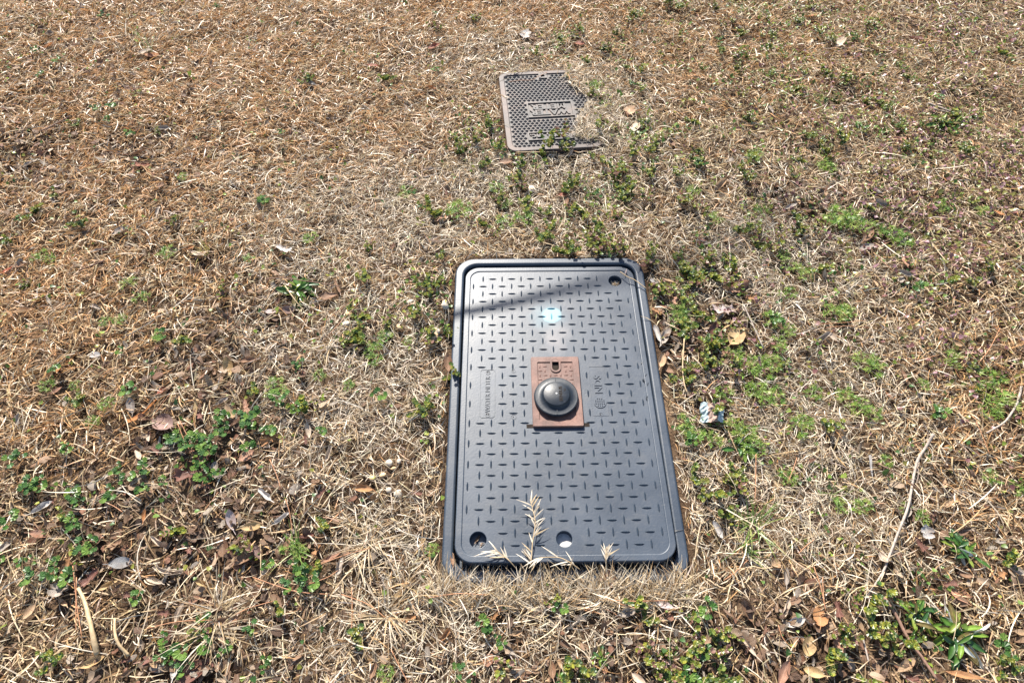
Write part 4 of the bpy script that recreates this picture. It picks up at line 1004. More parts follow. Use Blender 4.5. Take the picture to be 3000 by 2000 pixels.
ANCH = [a for a in ANCH if _cnt[a[2]] == 1] + [(2083, 1211, 'lichen-edged bark chip'), (440, 110, 'onion grass tuft'), (876, 852, 'broad-leaved rosette'), (1850, 740, 'drilled corner of the large lid'), (1300, 1300, 'edge of the black box rim'), (2010, 1400, 'edge of the black box rim'), (1500, 1760, 'straw-covered front of the box rim'), (1480, 330, 'open edge of the iron cover'), (1600, 480, 'front lip of the iron cover'), (1740, 330, 'buried edge of the iron cover'), (1600, 180, 'far edge of the iron cover'), (1350, 750, 'far corner of the box rim'), (1140, 1385, 'pebble patch'), (2755, 315, 'pair of grey sticks'), (2660, 1480, 'long curved twig')]
def anchored(look, px, py):
    ax, ay, w = min(ANCH, key=lambda t: (t[0] - px) ** 2 + (1.2 * (t[1] - py)) ** 2)
    d = math.hypot(ax - px, ay - py); rel = ('just ' if d < 45 else '') + ('behind' if py < ay - 25 else 'in front of' if py > ay + 25 else 'beside')
    if d > 170: rel = rel.replace('behind', 'well behind').replace('in front', 'well in front').replace('beside', 'out beside')
    r = (look + ' ' + rel + ' the ' + w).split()
    if len(r) > 16: r = [q for q in r if q not in ('well', 'just', 'black', 'large', 'tiny')]
    return ' '.join(r[:16])
KINDS = [('small brown curled leaf', 'oval', 'brown', 2.4), ('small dark shrivelled leaf', 'oval', 'dark', 2.6), ('small tan cupped leaf', 'oval', 'tan', 1.8), ('small grey rolled leaf', 'oval', 'grey', 3.8), ('small buff leaf roll', 'oval', 'pale', 3.6), ('small rusty leaf', 'oak', 'chestnut', 1.6), ('small maroon crumpled leaf', 'oak', 'maroon', 2.0)]
def scatter_leaves(total):
    taken = [(t[0], t[1]) for t in LEAVES]; n = 0; tries = 0
    while n < total and tries < 60000:
        tries += 1
        px, py = random.uniform(0, 3000), random.uniform(0, 2000)
        w = float(blobs(np.array([px]), np.array([py]), LITTER)[0])
        if random.random() > .06 + w: continue
        x, y, _ = P(px, py, .01)
        if d_frame(x, y) < .02 or blocked(np.array([x]), np.array([y]))[0] or d_iron(x, y) < .02: continue
        if any(abs(px - a) < 22 and abs(py - b) < 16 for a, b in taken): continue
        taken.append((px, py)); k = random.choice(KINDS); a = area(px, py)
        s = scale_at(px, py) * random.uniform(.018, .040)
        put_leaf(px, py, s, k[1], k[2], k[3] * random.uniform(.6, 1.3), random.uniform(.3, 1.1), random.uniform(0, 360), anchored(k[0], px, py), 'small dead leaves scattered in the lawn')
        n += 1
scatter_leaves(300 - len(LEAVES))

# ------------------------------------------------------------------ green weeds
def strip_blade(root, az, e, L, w, bend, n=3):
    pts = [np.asarray(root, float)]; V = []
    for k in range(n):
        ee = e - bend * k / n; d = np.array([math.cos(ee) * math.cos(az), math.cos(ee) * math.sin(az), math.sin(ee)]); pts.append(pts[-1] + d * L / n)
    s = np.array([-math.sin(az), math.cos(az), .15])
    prof = np.interp(np.linspace(0, 1, n + 1), [0, .4, 1], [.8, 1, .1])
    for p, q in zip(pts, prof): V += [p - s * w / 2 * q, p + s * w / 2 * q]
    return V, [(2 * k, 2 * k + 1, 2 * k + 3, 2 * k + 2) for k in range(n)], pts
class MB:
    def __init__(s): s.V = []; s.F = []; s.C = []
    def add(s, V, F, c):
        b = len(s.V); s.V += [tuple(v) for v in V]; s.F += [tuple(i + b for i in f) for f in F]
        s.C += [tuple(c)] * len(V) if np.ndim(c) == 1 else [tuple(q) for q in c]
    def mesh(s, name, mat, smooth=False):
        me = mesh_py(name, s.V, s.F, smooth, np.clip(np.array(s.C), 0, 1)); me.materials.append(mat); return me
def scallop(center, r, az, tilt, lobes=5, n=10):
    V = [np.zeros(3)]; 
    for k in range(n):
        a = -2.75 + 5.5 * k / (n - 1); rr = r * (1 + .10 * (1 if k % 2 else -1))
        V.append(np.array([rr * math.cos(a) + r * .55, rr * math.sin(a), .22 * r * (1 if k % 2 else -.4)]))
    V = np.array(V); ct, st = math.cos(tilt), math.sin(tilt); X = V[:, 0] * ct - V[:, 2] * st; Z = V[:, 0] * st + V[:, 2] * ct
    ca, sa = math.cos(az), math.sin(az); W = np.stack([X * ca - V[:, 1] * sa, X * sa + V[:, 1] * ca, Z], 1) + np.asarray(center)
    return W, [(0, k, k + 1) for k in range(1, n)]
G1 = np.array([(.07, .13, .03), (.11, .18, .035), (.18, .23, .04), (.28, .28, .04), (.05, .095, .03), (.20, .20, .055)])
def henbit_mesh(seed, tone):
    rs = np.random.default_rng(seed); g = MB(); st = MB()
    for s in range(rs.integers(4, 8)):
        az = rs.uniform(0, 6.28); L = rs.uniform(.015, .045); e = rs.uniform(.2, 1.2)
        V, F, pts = strip_blade((rs.normal(0, .006), rs.normal(0, .006), 0), az, e, L, .0016, -.5)
        st.add(V, F, np.array([(.24, .07, .06), (.26, .14, .07)][rs.integers(0, 2)]))
        for k, p in enumerate(pts[1:]):
            m = 3 if k < 2 else 6
            for q in range(m):
                r = rs.uniform(.0035, .0065) * (.85 if k == 2 else 1)
                W, Fc = scallop(p + np.array([0, 0, .001]), r, q * 6.28 / m + rs.uniform(0, 1), rs.uniform(-.2, .7))
                c = G1[rs.integers(0, 6)] if tone == 0 else (G1[rs.integers(2, 4)] if k == 2 else G1[rs.integers(0, 6)])
                if tone == 2 and rs.random() < .45: c = np.array([(.22, .11, .08), (.28, .16, .13), (.20, .17, .05)][rs.integers(0, 3)])
                g.add(W, Fc, c * rs.uniform(.8, 1.2))
    return g.mesh('weed_foliage', M_GREEN), st.mesh('weed_stem', M_GREEN)
HEN = [henbit_mesh(200 + i, i % 3) for i in range(9)]
def tuft_mesh(seed, R0=.024):
    rs = np.random.default_rng(seed); g = MB()
    for s in range(22):
        a, r = rs.uniform(0, 6.28), R0 * math.sqrt(rs.uniform(0, 1)); c0 = np.array([r * math.cos(a), r * math.sin(a), rs.uniform(.004, .013) * (1 - .5 * r / R0)])
        base = np.array([(.20, .33, .06), (.26, .37, .08), (.14, .26, .05), (.32, .38, .10)][rs.integers(0, 4)])
        for k in range(11):
            V, F, _ = strip_blade(c0, rs.uniform(0, 6.28), rs.uniform(-.1, 1.3), rs.uniform(.006, .012), .0011, .5, 2); g.add(V, F, base * rs.uniform(.8, 1.25))
    return g.mesh('moss_tuft', M_GREEN)
TUFT = [tuft_mesh(300 + i) for i in range(6)]
def ivy_mesh(seed):
    rs = np.random.default_rng(seed); g = MB(); st = MB()
    for s in range(rs.integers(5, 10)):
        a, r = rs.uniform(0, 6.28), rs.uniform(.004, .022); p = np.array([r * math.cos(a), r * math.sin(a), rs.uniform(.012, .026)])
        W, F = scallop(p, rs.uniform(.0055, .0095), a + rs.normal(0, .5), rs.uniform(-.1, .45), 5, 12); g.add(W, F, np.array([(.05, .12, .025), (.08, .17, .035), (.14, .23, .045), (.07, .15, .045)][rs.integers(0, 4)]) * rs.uniform(.85, 1.2))
        V, F, _ = strip_blade((0, 0, 0), a, 1.0, np.linalg.norm(p), .0012, .6, 2); st.add(V, F, np.array((.22, .20, .09)))
    return g.mesh('ivy_foliage', M_GREEN), st.mesh('ivy_stem', M_GREEN)
IVYM = [ivy_mesh(400 + i) for i in range(6)]
def at_ground(px, py, dz=.004):
    z = float(ground_z(*P(px, py, .01)[:2], False)); p = P(px, py, z + .012); return (p[0], p[1], z + dz)
def put_plant(name, parts, px, py, sc, label, cat, group=None, dz=.006):
    loc = at_ground(px, py, dz)
    if d_iron(loc[0], loc[1]) < 0: loc = (loc[0], loc[1], IC_Z + .004)
    if len(parts) == 1:
        o = link(name, parts[0]); o.location = loc; o.rotation_euler = (0, 0, random.uniform(0, 6.28))
    else:
        o = empty(name, loc, random.uniform(0, 6.28))
        for nm, me in zip(('foliage', 'stem'), parts): link(nm, me, None, o)
    o.scale = (sc, sc, sc * random.uniform(.85, 1.15))
    clear_disc(loc[0], loc[1], {'moss_tuft': .022, 'henbit_weed': .012}.get(name, .014) * sc)
    tag(o, label, cat, group); return o
TUFTS = [(1730, 257, 46), (1190, 565, 50), (1345, 622, 80), (1455, 550, 50), (1530, 645, 70), (1475, 655, 60), (1097, 1014, 50), (1130, 985, 44), (1100, 1058, 50), (1085, 1035, 40), (808, 1128, 54), (830, 1145, 40), (940, 1100, 44), (790, 1155, 34),
 (2200, 468, 56), (2218, 450, 40), (2420, 490, 60), (2470, 640, 90), (2510, 650, 90), (2440, 655, 70), (2600, 690, 80), (2640, 705, 70), (2295, 750, 44), (2340, 800, 70), (2310, 860, 50), (2445, 920, 76), (2475, 915, 60), (2530, 1062, 76), (2560, 1078, 70), (2480, 1165, 70), (2510, 1190, 70), (2560, 1212, 56),
 (2790, 1055, 64), (2900, 1118, 90), (2930, 1185, 100), (2895, 1200, 70), (2180, 1080, 80), (2215, 1075, 80), (2250, 1085, 70), (2120, 1155, 60), (2250, 1165, 90), (2215, 1150, 70), (2335, 1250, 80), (2305, 1395, 64), (2010, 1245, 70), (2030, 1275, 70), (2180, 1275, 80), (2150, 1250, 60), (2205, 1310, 80), (2260, 1060, 60), (2150, 1035, 60), (2310, 970, 50), (2260, 940, 60), (2280, 1010, 60),
 (2900, 1400, 56), (2985, 1430, 64), (2530, 1490, 64), (2462, 1482, 50), (2700, 1515, 50), (1265, 1610, 44), (858, 1600, 70), (880, 1620, 50), (1128, 1975, 60), (490, 742, 54), (380, 832, 50), (415, 872, 50), (470, 985, 44), (310, 945, 40), (355, 938, 40), (315, 1185, 50), (275, 1235, 44), (140, 1128, 50), (222, 1130, 36), (1750, 250, 36), (915, 700, 50), (120, 752, 50), (150, 760, 40), (2000, 905, 70), (1985, 930, 50), (1020, 1130, 40), (1190, 1000, 34), (2590, 1350, 50), (2700, 1130, 44), (2380, 1150, 60), (2360, 1240, 50), (2090, 1290, 56), (540, 520, 36), (1480, 600, 44), (2650, 1490, 40), (730, 760, 36), (2095, 640, 50), (2230, 620, 50), (2030, 560, 44), (2880, 620, 50), (2760, 610, 60)]
for px, py, s in TUFTS:
    a = area(px, py)
    put_plant('moss_tuft', [random.choice(TUFT)], px, py, s / scale_at(px, py) / .050, anchored('large feathery green tuft' if s >= 70 else 'small feathery green tuft' if s < 45 else 'feathery green tuft', px, py), 'weed', 'feathery green tufts', .011)
def scatter_weeds(mask, meshes, total, name, look, cat, lo, hi, floor=.0, seed=3):
    n = 0; tries = 0; rnd = random.Random(seed)
    while n < total and tries < 80000:
        tries += 1; px, py = rnd.uniform(0, 3000), rnd.uniform(0, 2000)
        if rnd.random() > floor + float(blobs(np.array([px]), np.array([py]), mask)[0]): continue
        x, y, _ = P(px, py, .012)
        if d_frame(x, y) < .022: continue
        if blocked(np.array([x]), np.array([y]))[0]: continue
        v = rnd.randrange(len(meshes)); sc = rnd.uniform(lo, hi); tone = ('leafy green', 'yellow-topped', 'purple-tinged')[v % 3] if name == 'henbit_weed' else ('dark' if v % 2 else 'dense'); big = 'large ' if sc > lo + (hi - lo) * .72 else 'tiny ' if sc < lo + (hi - lo) * .28 else ''
        put_plant(name, list(meshes[v]), px, py, sc, anchored(big + tone + ' ' + look, px, py), cat, look.replace('weed', 'weeds').replace('sprig', 'sprigs') + ' dotted over the lawn', .010); n += 1
scatter_weeds(HENBIT, HEN, 290, 'henbit_weed', 'henbit weed', 'weed', .6, 1.05, .02)
scatter_weeds(IVY, IVYM, 110, 'ground_ivy', 'ground ivy sprig', 'weed', .5, .9, .012, 5)
for px, py, s, lb in ((1610, 440, 1.1, 'yellow-topped weed sprig growing up over the maker badge of the iron cover'), (1640, 405, 1.0, 'second weed sprig overhanging the end of the maker badge'), (1660, 440, 1.1, 'reddish-stemmed weed at the buried front lip of the iron cover'), (1590, 457, .9, 'dark green weed under the front lip of the iron cover'), (1318, 980, .8, 'small weed sprig creeping over the box rim'), (1325, 1090, .9, 'flowering weed sprig lying over the box rim above its shadow'),
                      (1390, 60, .8, 'lone green weed beside the whitish twisted leaf'), (1690, 112, .9, 'green weed beside the bright red leaf'), (1665, 205, .6, 'single green sprig at the far corner of the iron cover')):
    o = put_plant('henbit_weed', list(HEN[(px + py) % 9]), px, py, s, lb, 'weed')
    if 'box rim' in lb: o.location.z = frame_top(o.location.y) - .012
# broad-leaved rosettes: every leaf a part
def rosette_leaf(L, W, lift, bend, col, back=None):
    nu, nv = 8, 4; V = []; C = []
    for i in range(nu + 1):
        t = i / nu; w = W * (.16 + .84 * math.sin(math.pi * min(.98, t ** 1.15)) ** .8) * (1 if t < .97 else .4); e = lift - bend * t
        for j in range(nv + 1):
            v = j / nv * 2 - 1; x = L * t; V.append((x * math.cos(e * .7), v * w / 2 * (1 - .12 * abs(v)), x * math.sin(e * .7) + .18 * W * abs(v) ** 1.4 + .03 * W * math.sin(t * 14 + v * 4)))
            m = 1.35 if j == nv // 2 else (.9 + .2 * random.random()); C.append([min(1, k * m) for k in col])
    F = [(i * (nv + 1) + j, i * (nv + 1) + j + 1, (i + 1) * (nv + 1) + j + 1, (i + 1) * (nv + 1) + j) for i in range(nu) for j in range(nv)]
    me = mesh_py('leaf', V, F, True, np.array(C)); me.materials.append(M_BROAD); return me
def rosette(name, px, py, spread_px, n, label, pale=0, w=.36):
    loc = at_ground(px, py, .010); o = empty(name, loc); tag(o, label, 'weed'); n = int(n * 1.5); w *= .85; L0 = spread_px / scale_at(px, py) / 2.5; clear_disc(loc[0], loc[1], L0 * .75)
    cols = [(.045, .11, .02), (.07, .15, .025), (.13, .21, .03), (.03, .08, .022), (.18, .23, .04), (.14, .11, .04)]
    for k in range(n):
        t = k / n; L = L0 * (1.05 - .55 * t) * random.uniform(.85, 1.1); c = random.choice(cols); wh = random.random() < pale
        lf = link('leaf', rosette_leaf(L, L * w * random.uniform(.85, 1.2), (.05 + 1.0 * t) * random.uniform(.5, 1.3), random.uniform(.1, .8), (.55, .58, .56) if wh else c), None, o)
        lf.rotation_euler = (random.uniform(-.5, .5) + (1.2 if wh else 0), 0, k * 2.4 + random.uniform(-.7, .7)); lf.location = (random.gauss(0, L0 * .16), random.gauss(0, L0 * .16), .003 + .004 * t)
        if wh: lf['label'] = 'upturned leaf showing its white felted underside'
rosette('broadleaf_weed', 876, 852, 150, 19, 'dark green broad-leaved rosette weed at the edge of bare dark soil', w=.42)
rosette('broadleaf_weed', 2815, 1612, 150, 17, 'smaller glossy rosette weed with a few upturned white leaves near the long twig', .16)
rosette('broadleaf_weed', 2800, 1868, 260, 24, 'larger glossy rosette weed with many upturned white leaves at the front', .24, .30)
rosette('broadleaf_weed', 2690, 1800, 170, 14, 'plain green rosette weed beside the larger white-leaved one', .06, .32)
rosette('broadleaf_weed', 2170, 1312, 110, 10, 'little pale green rosette weed below the bark chip', .08, .46)
rosette('broadleaf_weed', 2760, 360, 130, 12, 'green leafy rosette in the purple-flowered lawn behind two sticks', 0, .34)
rosette('broadleaf_weed', 2680, 1860, 120, 9, 'narrow-leaved green sprout between brown twig and white-leaved rosette', 0, .26)
rosette('broadleaf_weed', 1760, 1925, 70, 10, 'small fresh green sprout in straw at the front border', 0, .5)
rosette('broadleaf_weed', 1640, 1985, 60, 9, 'tiny fresh green sprout beside the brown ribbed leaf', 0, .5)
def grass_clump(px, py, n, lo, hi, w, label, cols, e=(.4, 1.4), name='grass_tuft'):
    g = MB()
    for k in range(n):
        V, F, _ = strip_blade((random.gauss(0, .006), random.gauss(0, .006), 0), random.uniform(0, 6.28), random.uniform(*e), random.uniform(lo, hi), w, random.uniform(.2, 1.2), 5); g.add(V, F, np.array(random.choice(cols)) * random.uniform(.85, 1.15))
    o = link(name, g.mesh(name, M_GREEN)); o.location = at_ground(px, py); tag(o, label, 'grass tuft')
GG = [(.13, .23, .05), (.20, .29, .07), (.28, .31, .10)]
grass_clump(440, 148, 9, .07, .17, .0018, 'thin green onion grass tuft standing tall above an orange leaf', [(.22, .30, .14), (.35, .38, .22), (.30, .36, .16)], (.9, 1.5), 'onion_grass')
grass_clump(2205, 1540, 34, .04, .09, .0024, 'green grass clump with spreading blades near the silvery twisted leaf', GG, (.1, 1.2))
grass_clump(2185, 1605, 14, .03, .07, .0022, 'sparser green grass clump in front of the spreading one', GG, (.1, 1.0))
grass_clump(2425, 495, 30, .02, .045, .0016, 'bright green grass tuft in weedy mid turf', [(.20, .34, .06), (.26, .36, .07)])
grass_clump(2005, 915, 26, .03, .06, .0018, 'pale green grass tuft beside the leaf nest', GG)
grass_clump(870, 1610, 16, .04, .08, .0018, 'fine green grass tuft at the dark red leaf ring', GG)
grass_clump(600, 735, 14, .03, .07, .0018, 'yellowish grass tuft under the cream bridge leaf', [(.36, .32, .10), (.30, .30, .08)])
grass_clump(2450, 1450, 14, .03, .05, .0018, 'thin green grass tuft beside a feathery tuft in the straw', GG)
for px, py, lb in ((640, 1790, 'bleached straw clump combed over the rusty leaf ring'), (620, 1850, 'bleached straw clump in front of the rusty leaf ring'), (1080, 1590, 'pale straw clump beside the lid'), (1130, 1795, 'pale straw clump in the front straw')):
    grass_clump(px, py, 60, .04, .11, .0020, lb, C_PALE + C_STRAW, (.15, .9), 'straw_tuft')

# ------------------------------------------------------------------ runners of dead grass lying over the front of the lid
def runner(pts, leaves, label, z0=None, r=.0011):
    """pts are picture points on the lid plane; leaves = (fraction, side, length)"""
    W = []
    for k, (px, py, dz) in enumerate(pts): W.append(P(px, py, LID_Z + dz))
    path = smooth_path(W, 6); o = empty('dry_grass_runner', tuple(path[0])); tag(o, label, 'dry grass'); base = np.asarray(path[0])
    V, F = tube([p - base for p in path], lambda t: r * (1.1 - .6 * t), 5); link('stem', mesh_py('stem', V, F, True), M_STALK, o)
    for f, ang, L in leaves:
        i = int(f * (len(path) - 1)); p = path[i] - base; d = path[min(i + 1, len(path) - 1)] - path[max(i - 1, 0)]; a0 = math.atan2(d[1], d[0]) + ang
        V, F, _ = strip_blade(p, a0, random.uniform(.1, .5), L, .0028, random.uniform(.2, .8), 5)
        me = mesh_py('blade', V, F, False, np.tile(np.array(random.choice(C_PALE[:3] + C_STRAW[:1])), (len(V), 1))); me.materials.append(M_GRASS); link('blade', me, None, o)
rl = lambda n, a, lo, hi: [(random.uniform(.12, .97), random.choice((-1, 1)) * random.uniform(*a), random.uniform(lo, hi)) for _ in range(n)]
runner([(1556, 1668, -.012), (1557, 1640, .003), (1560, 1590, .008), (1568, 1530, .010), (1560, 1490, .012), (1553, 1462, .014)], rl(26, (.3, 1.1), .018, .040), 'tall dead grass runner with feathery side blades lying on the lid')
runner([(1512, 1664, -.010), (1490, 1640, .003), (1468, 1622, .006), (1450, 1608, .010)], rl(9, (.2, .9), .022, .045), 'dead grass runner forked over the lid edge beside the corner hole')
runner([(1700, 1668, -.012), (1665, 1644, .003), (1635, 1632, .007), (1590, 1632, .008), (1570, 1636, .006)], rl(9, (.3, 1.0), .018, .040), 'dead grass runner lying sideways across the lid front edge')
runner([(1772, 1684, -.014), (1776, 1650, .002), (1774, 1630, .008), (1778, 1600, .012)], rl(10, (.3, 1.0), .018, .034), 'dead grass runner fanned out over the lid edge past the dusty hole')

# ------------------------------------------------------------------ twigs, stalks, pine needles
def stick(name, pts, r0, r1, label, mat, cat, lift=.016, group=None, sides=7):
    W = []
    for q in pts:
        px, py = q[:2]; dz = q[2] if len(q) > 2 else lift
        z = float(ground_z(*P(px, py, .015)[:2], False)) + dz; W.append(P(px, py, z))
    path = smooth_path(W, 5); base = np.asarray(path[0])
    V, F = tube([p - base for p in path], lambda t: r0 + (r1 - r0) * t, sides, .25)
    o = link(name, mesh_py(name, V, F, True), mat); o.location = tuple(base); tag(o, label, cat, group); return o
stick('twig', [(2735, 1270, .03), (2712, 1310), (2690, 1345), (2676, 1397), (2661, 1482, .022), (2630, 1563, .024), (2604, 1631), (2583, 1682), (2536, 1752, .010)], .0032, .0020, 'long thin grey twig curving through the straw', M_TWIG, 'twig')
stick('twig', [(2574, 1358), (2629, 1388, .022), (2702, 1439)], .0016, .0012, 'thin reddish twig crossing the long grey twig', M_TWIG2, 'twig', .02)
stick('twig', [(2589, 1748), (2625, 1801), (2663, 1873), (2702, 1926), (2745, 1990)], .0032, .0026, 'thick brown twig slanting beside the larger rosette', M_TWIG2, 'twig', .02)
stick('twig', [(2527, 1865), (2536, 1900), (2545, 1938)], .0016, .0014, 'short grey twig upright in front litter', M_TWIG, 'twig', .02)
stick('twig', [(2993, 1132), (2980, 1180), (2960, 1215), (2938, 1240), (2890, 1268)], .0028, .0018, 'grey twig by feathery tufts at the straw border', M_TWIG, 'twig', .02)
stick('twig', [(2179, 893), (2203, 946), (2237, 1020)], .0016, .0018, 'straight grey twig beside the leaf nest', M_TWIG, 'twig', .024)
stick('twig', [(2005, 990), (2000, 1071), (2004, 1120), (2013, 1150)], .0016, .0012, 'tan dry stem upright beside the box rim', M_STALK, 'stalk', .026)
stick('twig', [(230, 792), (270, 777), (306, 763)], .0020, .0024, 'reddish brown twig lying in tan turf', M_TWIG2, 'twig', .02)
stick('twig', [(119, 384), (150, 370), (194, 346)], .0022, .0018, 'brown twig in the tan turf above the pointed cream leaf', M_TWIG2, 'twig', .02)
stick('twig', [(2719, 302), (2745, 312), (2790, 328)], .0030, .0026, 'grey stick pair lying in the purple-flowered lawn, longer one', M_TWIG, 'stick', .02)
stick('twig', [(2736, 318), (2755, 324), (2780, 330)], .0026, .0020, 'grey stick pair lying in the purple-flowered lawn, shorter one', M_TWIG, 'stick', .018)
stick('dry_stalk', [(780, 817), (830, 813, .03), (887, 822, .034), (964, 833, .03), (1000, 840)], .0013, .0011, 'brown dry stalk across the back of the broad-leaved rosette', M_TWIG2, 'stalk', .022)
stick('dry_stalk', [(835, 837, .034), (865, 880, .036), (895, 916, .018)], .0014, .0012, 'straw stalk slanting across the broad-leaved rosette', M_STALK, 'stalk')
stick('dry_stalk', [(1817, 796, .020), (1840, 812, .022), (1859, 820, .022), (1895, 846, .020)], .0014, .0010, 'dry stalk lying across the drilled lid corner', M_STALK, 'stalk')
stick('dry_stalk', [(1512, 447, .020), (1560, 446, .016), (1632, 446, .016)], .0018, .0014, 'straw stalk lying along the front lip of the iron cover', M_STALK, 'stalk')
stick('dry_stalk', [(1496, 463, .004), (1512, 448, .020)], .0012, .0012, 'short bent straw at the front corner of the iron cover', M_STALK, 'stalk')
stick('dry_stalk', [(1490, 240, .02), (1524, 236, .018), (1557, 235, .018), (1576, 225, .02), (1603, 212, .02)], .0009, .0007, 'thin curved stalk trailing over the iron cover near its slot', M_NEEDLE, 'stalk')
stick('leaf_strip', [(229, 1722, .03), (247, 1760, .032), (262, 1815, .034), (274, 1870, .03), (284, 1916, .02)], .0030, .0050, 'long flat tan bark strip lying among pine needles', M_STALK, 'bark strip')
stick('dry_stalk', [(336, 1810, .024), (337, 1855, .026), (350, 1890, .024), (378, 1920, .016)], .0022, .0030, 'curved tan strip beside the long bark strip', M_STALK, 'stalk')
stick('dry_stalk', [(2545, 1395, .02), (2600, 1412, .02), (2640, 1398, .02)], .0010, .0008, 'thin straw stem crossing behind the long twig', M_STALK, 'stalk')
NEED = [((213, 1656), (226, 1780), (240, 1868)), ((224, 1690), (222, 1780), (223, 1850)), ((520, 1240), (540, 1290), (560, 1325)), ((528, 1235), (550, 1280), (566, 1330)), ((790, 1345), (810, 1390), (822, 1430)), ((836, 1460), (848, 1500), (857, 1560)), ((920, 1660), (1010, 1625), (1085, 1605)), ((905, 1710), (960, 1690), (990, 1670)), ((1000, 1740), (1080, 1770), (1130, 1810)), ((740, 1690), (860, 1730), (960, 1740)),
        ((1030, 1720), (1032, 1780), (1030, 1850)), ((1260, 1750), (1340, 1738), (1430, 1742)), ((1790, 1757), (1860, 1760), (1960, 1758)), ((1810, 1765), (1840, 1775), (1895, 1785)), ((1145, 1900), (1170, 1950), (1195, 1998)), ((2410, 1690), (2412, 1730), (2415, 1775)), ((2385, 1660), (2405, 1720), (2420, 1790)), ((2340, 1620), (2360, 1600), (2385, 1580)), ((2280, 1830), (2295, 1870), (2330, 1905)), ((2215, 1330), (2214, 1400), (2212, 1470)),
        ((2335, 1340), (2325, 1370), (2310, 1410)), ((2400, 950), (2470, 945), (2540, 938)), ((2420, 960), (2480, 955), (2550, 960)), ((2560, 740), (2590, 770), (2615, 790)), ((2750, 1040), (2700, 1050), (2640, 1048)), ((440, 1230), (470, 1190), (500, 1150)), ((940, 950), (1000, 905), (1060, 860)), ((960, 985), (1010, 930), (1050, 890)), ((1090, 935), (1040, 960), (1000, 1000)), ((2460, 540), (2480, 560), (2510, 580)), ((2960, 380), (2900, 372), (2840, 366)), ((2870, 1060), (2900, 1020), (2930, 960)), ((640, 1440), (610, 1480), (580, 1520)), ((690, 1800), (730, 1780), (800, 1760)), ((1690, 1920), (1700, 1950), (1712, 1990)), ((2020, 1965), (2030, 1985), (2040, 2010)), ((2900, 1330), (2880, 1280), (2860, 1235)), ((430, 1840), (520, 1820), (620, 1815)), ((360, 1500), (330, 1480), (300, 1470)), ((2120, 1700), (2160, 1670), (2190, 1640))]
for a in NEED:
    w = area(a[1][0], a[1][1]); stick('pine_needle', a, .0009, .0007, anchored('thin rust-brown pine needle', *a[1]), M_NEEDLE, 'pine needle', .026, 'dead pine needles', 4)
# debris held in the drilled holes
for k, (h, r) in enumerate(HOLES):
    if k == 1: continue
    g = MB()
    for q in range(34 if k == 2 else 9):
        a = random.uniform(0, 6.28); rr = r * .75 * math.sqrt(random.random())
        V, F, _ = strip_blade((rr * math.cos(a) * .6, rr * math.sin(a) * .6, .001), random.uniform(0, 6.28), random.uniform(0, .5), random.uniform(.006, .012), .0016, .4, 2); g.add(V, F, np.array(random.choice(C_PALE + C_STRAW if k == 2 else C_DARK + C_STRAW[:1])))
    o = link('straw_bits', g.mesh('straw_bits', M_GRASS)); o.location = (h[0], h[1] - .002, LID_Z - .015)
    o['kind'] = 'stuff'

# ------------------------------------------------------------------ stones, bark chip, cable
def stone(px, py, size, label, mat, flat=.55, group=None):
    bm = bmesh.new(); bmesh.ops.create_icosphere(bm, subdivisions=2, radius=1); rs = np.random.default_rng(int(px * 7 + py))
    ph = rs.uniform(0, 6.28, 6); s = size / scale_at(px, py) / 2
    for v in bm.verts:
        k = 1 + .12 * math.sin(3 * v.co.x + ph[0]) + .10 * math.sin(4 * v.co.y + ph[1]) + .07 * math.sin(6 * v.co.z + ph[2]); v.co *= k; v.co.z *= flat; v.co.y *= .78; v.co *= s
    me = bpy.data.meshes.new('stone'); bm.to_mesh(me); bm.free()
    for p in me.polygons: p.use_smooth = True
    o = link('stone', me, mat); loc = at_ground(px, py, .008 + s * flat * .45); o.location = loc; o.rotation_euler = (rs.normal(0, .2), rs.normal(0, .2), rs.uniform(0, 3)); tag(o, label, 'stone', group)
stone(1557, 553, 28, 'flat pale stone in weeds midway between the covers', M_STONE, .4)
stone(1020, 920, 26, 'buff stone beside a pink stem near the rosette', M_STONE2)
stone(1013, 947, 32, 'whitish flat stone below the buff stone', M_STONE, .4)
stone(1306, 897, 28, 'rounded cream stone touching the box rim', M_STONE)
stone(1303, 884, 20, 'smaller cream stone behind the one at the rim', M_STONE)
stone(1262, 942, 20, 'yellowish pebble in the thatch near the rim', M_STONE2)
stone(1275, 968, 30, 'pale oblong stone below the yellowish pebble', M_STONE, .45)
stone(1270, 994, 44, 'grey-brown oblong stone in pale thatch near the rim', M_STONE2, .4)
stone(1168, 956, 18, 'small buff pebble in pale thatch', M_STONE2)
stone(1200, 882, 24, 'pale grey stone in thatch beyond the small buff pebble', M_STONE, .45)
stone(1138, 977, 28, 'whitish stone half buried near a feathery tuft', M_STONE, .4)
stone(1140, 1353, 24, 'cream pebble, uppermost of the pebble patch', M_STONE)
stone(1168, 1350, 18, 'small white pebble beside the uppermost cream pebble', M_STONE)
stone(1152, 1370, 15, 'smallest pebble in the middle of the pebble patch', M_STONE2)
stone(1120, 1390, 24, 'buff pebble in the pebble patch', M_STONE2)
stone(1092, 1398, 22, 'yellow-buff pebble at the side of the pebble patch', M_STONE2)
stone(1138, 1434, 20, 'pale pebble under the pebble patch', M_STONE)
stone(1166, 1444, 30, 'flat cream pebble, lowest of the pebble patch', M_STONE, .4)
stone(1222, 1412, 14, 'tiny pink-white pebble between patch and lid', M_STONE)
stone(1376, 315, 16, 'little round pebble beside weeds along the iron cover', M_STONE)
stone(1068, 1064, 20, 'dark grey pebble below a feathery tuft', M_TWIG)
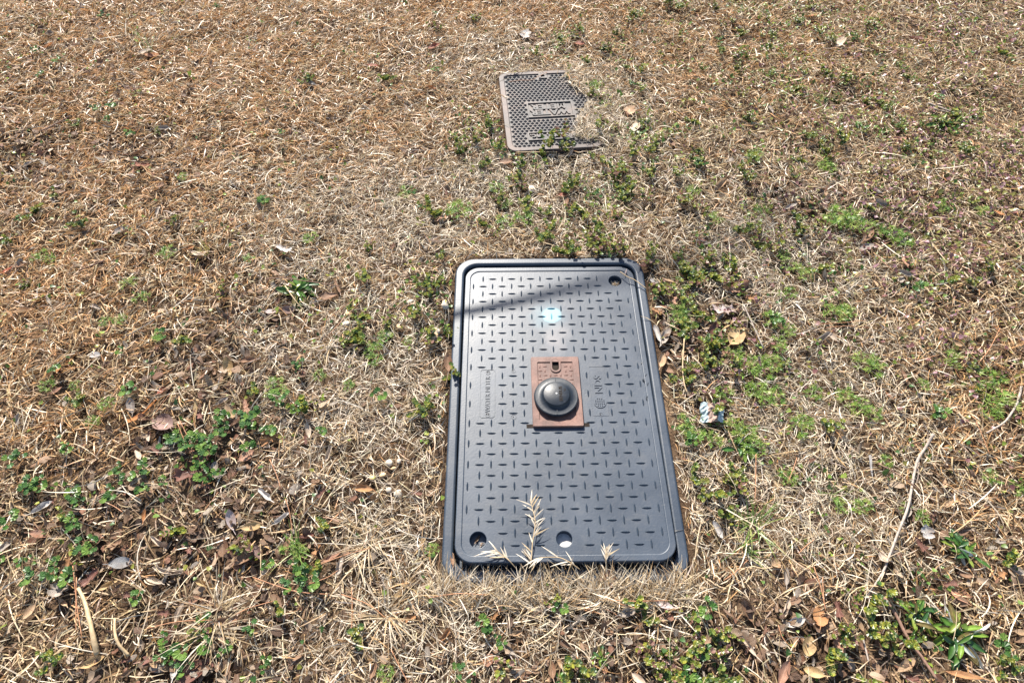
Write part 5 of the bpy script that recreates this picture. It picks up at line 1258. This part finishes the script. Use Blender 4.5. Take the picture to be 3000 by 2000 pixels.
def bark():
    n, m = 10, 8; V = []; F = []; rs = np.random.default_rng(5); s = 66 / scale_at(2083, 1211)
    ed = [1 + rs.normal(0, .07) for _ in range(40)]
    for layer in (0, 1):
        for i in range(n + 1):
            for j in range(m + 1):
                u, v = i / n * 2 - 1, j / m * 2 - 1
                x = s * .5 * u * (1 + .06 * math.sin(5 * v)); y = s * .42 * v * (1 - .12 * u) * (1 if v < 0 else .9) + (.05 * s * rs.normal() if j in (0, m) and layer == 0 else 0)
                z = .012 - .010 * u * u + .002 * rs.normal() * (layer == 0) + (.0 if layer == 0 else -.005)
                V.append((x, y, z))
    k = (n + 1) * (m + 1)
    for L in (0, 1):
        for i in range(n):
            for j in range(m):
                a = L * k + i * (m + 1) + j; f = (a, a + m + 1, a + m + 2, a + 1); F.append(f if L == 0 else f[::-1])
    per = [i * (m + 1) for i in range(n + 1)] + [n * (m + 1) + j for j in range(1, m + 1)] + [i * (m + 1) + m for i in range(n - 1, -1, -1)] + [j for j in range(m - 1, 0, -1)]
    for q in range(len(per)): a, b = per[q], per[(q + 1) % len(per)]; F.append((a, b, b + k, a + k))
    o = link('bark_chip', mesh_py('bark_chip', V, F), M_BARK); o.location = at_ground(2083, 1214, .020); clear_disc(o.location.x, o.location.y, .034); o.rotation_euler = (.28, -.05, -.12); tag(o, 'curved brown bark chip edged with pale blue-green lichen', 'bark')
bark()
# a bare drooping branch above the meter, out of view: its tip throws the soft shadow across the lid
pts = []
for px, py, t in ((1240, 940, 1.9), (1366, 912, 2.2), (1500, 884, 2.7), (1640, 850, 3.5), (1780, 818, 4.8), (1890, 796, 6.2), (2060, 740, 8.5), (2300, 620, 11.5)):
    pts.append(P(px, py, LID_Z) + SUN * t)
V, F = tube(smooth_path(pts, 6), lambda f: .0085 + .006 * f, 8, .15)
tag(link('bare_branch', mesh_py('bare_branch', V, F, True), M_TWIG2), 'bare drooping branch overhead whose soft shadow crosses the large lid', 'branch')
# ------------------------------------------------------------------ the lawn itself, thinned where leaves and weeds lie
build_grass()
build_cover()
build_litter()
